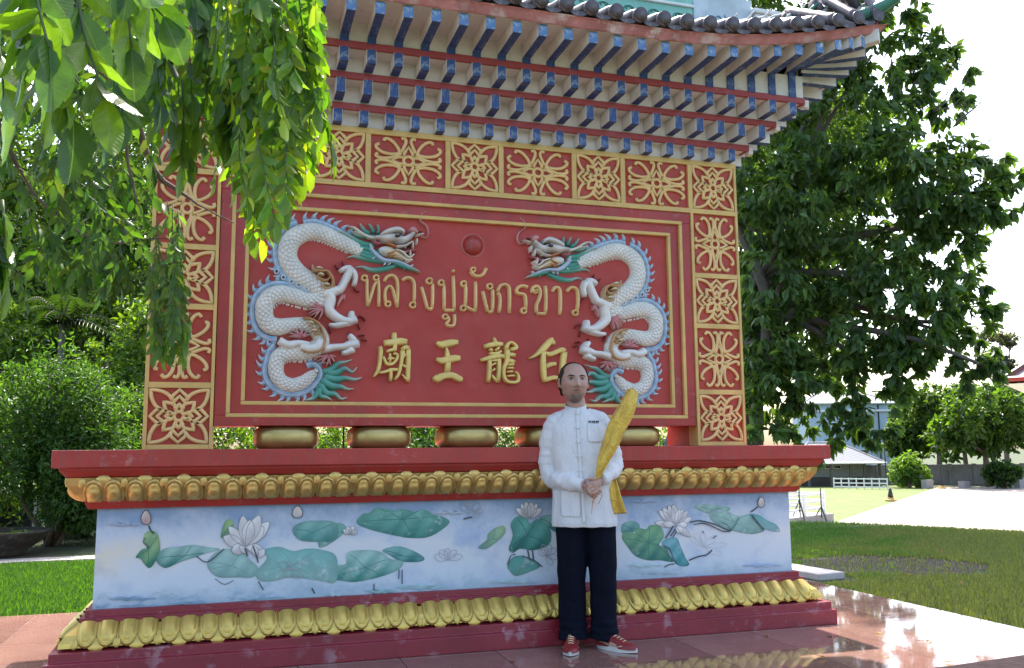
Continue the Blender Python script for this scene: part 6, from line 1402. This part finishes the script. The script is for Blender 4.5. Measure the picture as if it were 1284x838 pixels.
for ph_, o_ in ((4.3, .6),):
    rp = [bfn((ph_+.5*math.sin(v*5+o_))/(2*math.pi), v) for v in np.linspace(.06, .93, 24)]; g.tube([(*q, .0055+.003*math.sin(i*.9+o_)) for i, q in enumerate(rp)], 6)
part('satin_wrap', g, SAT, bun, local=True, scale=1.0, smooth=True)
g = MB()
def tfn2(u, v):
    x0 = .118+.072*v+.02*v*v*0; w_ = .046+.014*(1-v)*.5; return (x0+(u-.5)*w_*1.7, -.055-.02*math.sin(v*3)+.008*math.sin(u*9+v*4), 1.03-.245*v+.006*u*(v > .95))
g.grid(tfn2, 12, 24); o = part('satin_end', g, SAT, bun, local=True, scale=1.0, smooth=True); md = o.modifiers.new('s', 'SOLIDIFY'); md.thickness = .005
for st in ([(.034, -.222, .925), (.030, -.226, .905), (.027, -.222, .88), (.022, -.216, .84), (.018, -.212, .80)], [(.075, -.215, .935), (.078, -.214, .90), (.066, -.212, .87), (.060, -.21, .855)], [(.030, -.224, .915), (.036, -.222, .89), (.030, -.216, .86)]):
    g = MB(); g.tube([(*p, .0022) for p in smooth_pts([(*q, 0) for q in st], 4) for p in [p[:3]]], 6); part('orange_cord', g, paint('orange_cord', (.55, .22, .05), .8) if 'orange_cord' not in MATS else MATS['orange_cord'], bun, local=True, scale=1.0, smooth=True)
# ================================================================ the overhanging branch in the foreground
base = (-13.5, -7.0, -3.05)
ft = thing('overhanging_tree', base, 'leafy tree whose branches hang in from the top left in front of the wall', 'tree')
r = np.random.default_rng(11); g = MB()
top = np.array([-12.6, -6.6, 4.2]); limb(g, base, top, .55, .38, r, .04, 10)
part('trunk', g, BARK, ft, smooth=True)
def BR(pts):
    g = MB(); q = smooth_pts([(*p[:3], p[3]) for p in pts], 5); q = [(a+r.normal()*.01, b+r.normal()*.01, c+r.normal()*.01, d) for a, b, c, d in q]; g.tube(q, 8); part('branch', g, BARK, ft, smooth=True)
def dd(U, V, d_, rr): return (*D(U, V, d_), rr)
BR([(*top, .26), dd(-160, -120, 7.5, .14), dd(60, -60, 6.8, .07), dd(220, -40, 6.4, .045), dd(340, -60, 6.0, .03)])
BR([(*top, .22), dd(-120, -60, 8.5, .10), dd(60, 40, 8.2, .05), dd(150, 115, 8.2, .035), dd(195, 215, 8.3, .028), dd(248, 255, 8.4, .010), dd(292, 282, 8.5, .005)])
BR([dd(60, 40, 8.2, .04), dd(130, 60, 8.0, .03), dd(152, 130, 8.0, .022), dd(166, 230, 8.1, .012), dd(176, 268, 8.1, .006)])
BR([(*top, .18), dd(-160, -80, 4.6, .07), dd(10, -60, 3.4, .03), dd(110, -50, 3.1, .014), dd(150, -20, 3.1, .008)])
BR([dd(220, -40, 6.4, .03), dd(262, 20, 6.3, .016), dd(250, 90, 6.4, .008)]); BR([dd(130, 60, 8.0, .02), dd(200, 90, 7.6, .014), dd(265, 160, 7.2, .008)])
BR([dd(-120, -60, 8.5, .06), dd(-20, 120, 9, .035), dd(40, 240, 9.4, .018), dd(120, 300, 9.2, .010), dd(210, 300, 9.0, .006)])
LP, LD, LN, LL, LC = [], [], [], [], []; tw = MB()
def rachis(U0, V0, U1, V1, d0, d1, n, ln, c0, c1, spread=.9, terminal=True):
    A = D(U0, V0, d0); B = D(U1, V1, d1); ph = r.uniform(0, 6.28); L = np.linalg.norm(B-A); prev = None; pts = []
    lat = np.array([math.cos(ph), math.sin(ph)*.6, 0])*L*.06
    for i in range(8): t = i/7; pts.append(A*(1-t)+B*t+lat*math.sin(t*3.1)+np.array([0, 0, .10*L*math.sin(t*1.6)*0]))
    tw.tube([(*p, .007*(ln/.2)*(1-.6*i/7)) for i, p in enumerate(pts)], 5)
    ax = (B-A)/L; sd = np.cross(ax, FW+r.normal(size=3)*.55); sd /= np.linalg.norm(sd); nrm0 = np.cross(sd, ax)
    for i in range(n):
        t = (i+.5)/n*.96+.04; k = t*7; a_ = int(min(6, k)); p = pts[a_]*(1-(k-a_))+pts[a_+1]*(k-a_)
        for s_ in (-1, 1):
            if r.random() < .06: continue
            q = p+ax*(.03*s_*ln); dr = sd*s_*spread*r.uniform(.5, 1.1)+ax*r.uniform(.3, .7)+np.array([0, 0, -1.])*r.uniform(.35, .9)+r.normal(size=3)*.16
            nn = nrm0*r.uniform(.5, 1)+r.normal(size=3)*.38+np.array([0, 0, .35])
            u = r.random(); LP.append(q); LD.append(dr); LN.append(nn); LL.append(ln*r.uniform(.6, 1.2)*(1-.25*abs(t-.6))); LC.append(tuple(x*r.uniform(.8, 1.2) for x in lerp(c0, c1, u)))
    if terminal: LP.append(pts[-1]); LD.append(ax+np.array([0, 0, -.5])); LN.append(nrm0+r.normal(size=3)*.2); LL.append(ln*1.05); LC.append(lerp(c0, c1, r.random()))
YG, YG2 = (.12, .23, .02), (.27, .42, .03); FG, FG2 = (.065, .15, .024), (.12, .24, .03); SG, SG2 = (.04, .095, .018), (.08, .17, .026)  # leaf greens with light put in: bright YG for sunlit, dark SG for shaded
# big near cluster at the top left
for U0, V0, U1, V1, d_ in ((60, -70, 92, 150, 2.9), (8, -80, 28, 55, 2.8), (95, -60, 132, 120, 3.0), (120, -80, 205, 20, 3.2), (40, -60, 62, 60, 2.7), (-30, -40, 5, 130, 3.0), (150, -60, 165, 60, 3.3), (40, 20, 60, 110, 3.0)):
    rachis(U0, V0, U1, V1, d_, d_-.15, 4, .225, FG, FG2, .7)
for k in range(5): U = r.uniform(-25, 8); V = r.uniform(230, 300); rachis(U, V, U+r.uniform(0, 14), V+90, 4.3, 4.2, 4, .22, FG, YG, .7)
def lim(U): return float(np.interp(U, [140, 200, 262, 290, 325, 345, 372, 398, 412], [215, 225, 262, 285, 335, 345, 290, 245, 130]))
n_r = 0
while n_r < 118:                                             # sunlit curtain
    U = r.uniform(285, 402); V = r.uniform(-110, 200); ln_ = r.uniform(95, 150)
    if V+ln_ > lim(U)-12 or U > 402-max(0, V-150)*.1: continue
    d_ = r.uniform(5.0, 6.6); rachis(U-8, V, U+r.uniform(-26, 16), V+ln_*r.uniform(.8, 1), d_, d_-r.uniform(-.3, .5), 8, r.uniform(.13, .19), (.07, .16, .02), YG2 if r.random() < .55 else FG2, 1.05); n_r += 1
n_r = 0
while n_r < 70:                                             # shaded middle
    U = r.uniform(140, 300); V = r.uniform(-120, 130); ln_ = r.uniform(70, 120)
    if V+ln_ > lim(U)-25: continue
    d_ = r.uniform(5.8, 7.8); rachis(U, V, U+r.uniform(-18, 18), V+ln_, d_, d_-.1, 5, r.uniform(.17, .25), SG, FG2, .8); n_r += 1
for k in range(165):                                        # farther sprays on the left
    U = r.uniform(-30, 200); V = r.uniform(-90, 330)
    if V > 180 and (U > 150 and V > 235): continue
    if 5 < U < 55 and 120 < V < 215 and r.random() < .6: continue
    d_ = r.uniform(7.8, 11); ln_ = r.uniform(50, 90); a = r.uniform(-.9, .9); rachis(U, V, U+ln_*math.sin(a), V+ln_*math.cos(a)*.8, d_, d_, 6, .17, SG, FG, .9)
for k in range(26):                                         # fine drooping spray in front of the left column
    U = r.uniform(188, 232); V = r.uniform(250, 360); d_ = r.uniform(8.6, 9.4); rachis(U, V, U+r.uniform(-4, 14), V+r.uniform(70, 95), d_, d_-.1, 7, .15, (.06, .13, .04), (.12, .22, .06), .8)
for k in range(9): U = r.uniform(192, 242); V = r.uniform(385, 405); rachis(U, V, U+r.uniform(-4, 8), V+42, 8.8, 8.7, 4, .17, (.10, .19, .03), (.16, .28, .05), .7)
for k in range(10): U = r.uniform(80, 160); V = r.uniform(290, 330); rachis(U, V, U+r.uniform(-10, 10), V+45, 9.4, 9.3, 4, .17, SG, FG, .8)
part('leaf_stalks', tw, MATS.get('green_twig') or paint('green_twig', (.07, .10, .03), .7), ft, smooth=True, kind='stuff')
LP, LD, LN, LL, LC = map(np.array, (LP, LD, LN, LL, LC))
dist = (LP-CAM)@FW; big = np.argsort(-(LL/dist))[:300]; mask = np.ones(len(LP), bool); mask[big] = False
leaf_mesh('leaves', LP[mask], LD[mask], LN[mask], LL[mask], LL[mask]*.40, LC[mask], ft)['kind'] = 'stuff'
# the 300 nearest leaves, one object each, sharing five leaf meshes
def one_leaf(i, col):
    g = MB(); nu, nv = 7, 11; cv = (.10, .18, .05, .14, .22)[i]; tw_ = (-.1, .15, .05, -.2, .1)[i]
    def fn(u, v):
        s_ = 2*u-1; w_ = (.24, .20, .22, .19, .25)[i]*math.sin(math.pi*min(1, (v*.95+.0))**.82)**.95*(1 if v < .97 else .4) if 0 < v < 1 else 0
        z = .10*abs(s_)*w_*2.2-cv*v*v+.012*math.sin(v*16)*abs(s_); return (s_*w_, v, z+tw_*s_*w_*v)
    g.grid(fn, nu, nv, [col]*(nu*nv)); m_ = part('leaf', g, LEAFB, None, smooth=True, local=True, scale=1.0); return m_
def leafb():
    m, n, p, out = nodes('broad_leaf'); a = n.nodes.new('ShaderNodeAttribute'); a.attribute_name = 'paint'; s_ = n.nodes.new('ShaderNodeSeparateXYZ'); n.links.new(coords(n), s_.inputs[0])
    mid = ramp(n, math_(n, 'ABSOLUTE', s_.outputs[0]), [(.0, 1), (.012, .0)]); vein = math_(n, 'SINE', math_(n, 'MULTIPLY', math_(n, 'SUBTRACT', s_.outputs[1], math_(n, 'MULTIPLY', math_(n, 'ABSOLUTE', s_.outputs[0]), .9)), 75)); vn = ramp(n, vein, [(.93, 0), (1, .10)])
    c = mix(n, 1, a.outputs['Color'], ramp(n, noise(n, 5, 4), [(.3, .8), (.7, 1.2)]), 'MULTIPLY'); c = mix(n, math_(n, 'MAXIMUM', mid, vn), c, (.16, .24, .07)); n.links.new(c, p.inputs['Base Color']); p.inputs['Roughness'].default_value = .33
    t = n.nodes.new('ShaderNodeBsdfTranslucent'); tc = mix(n, 1.0, c, (1.5, 1.45, .42), 'MULTIPLY'); n.links.new(tc, t.inputs[0]); mx = n.nodes.new('ShaderNodeMixShader'); mx.inputs[0].default_value = .55; n.links.new(p.outputs[0], mx.inputs[1]); n.links.new(t.outputs[0], mx.inputs[2]); n.links.new(mx.outputs[0], out.inputs[0]); bump(n, p, vein, .07, .004); return m
LEAFB = leafb(); protos = [one_leaf(i, c) for i, c in enumerate((FG, FG2, (.06, .14, .02), YG, (.035, .09, .016)))]
for j, i in enumerate(big):
    br = LC[i].sum(); k = int(np.argmin([abs(br-sum(c)) for c in (FG, FG2, (.06, .14, .02), YG, (.035, .09, .016))])); k = (k+int(r.integers(0, 2))*(r.random() < .3)) % 5
    o = protos[k].copy(); COL.objects.link(o); o.parent = ft; dr = LD[i]/np.linalg.norm(LD[i]); sd = np.cross(dr, LN[i]); sd /= np.linalg.norm(sd); nn = np.cross(sd, dr); L = LL[i]*S
    Mx = Matrix(((sd[0], dr[0], nn[0]), (sd[1], dr[1], nn[1]), (sd[2], dr[2], nn[2]))).to_4x4(); o.matrix_local = Matrix.Translation(Vector(LP[i])*S-ft.location) @ Mx @ Matrix.Scale(L, 4)
for p_o in protos: bpy.data.objects.remove(p_o)

# a litter of small fallen leaves on the floor and the lawn
q = np.random.default_rng(77); P = []
for k in range(150):
    x, y = (q.uniform(-8, 8.3), q.uniform(-4, 4.4)) if k < 45 else (q.uniform(8.7, 17), q.uniform(-3, 12))
    if abs(x) < 6.05 and -1.05 < y < 2.3: continue
    P.append((x, y, -2.992 if k < 45 else -2.99))
P = np.array(P); n_ = len(P); Dv = unit(q, n_); Dv[:, 2] = abs(Dv[:, 2])*.12; Nv = unit(q, n_)*.3+np.array([0, 0, 1.])
o = leaf_mesh('fallen_leaves', P, Dv, Nv, q.uniform(.07, .17, n_), q.uniform(.04, .07, n_), np.array([[.22, .14, .05]])*q.uniform(.5, 1.4, (n_, 1)))
tag(o, 'small dry brown leaves scattered over the polished floor and the lawn', 'leaf litter', kind='stuff')
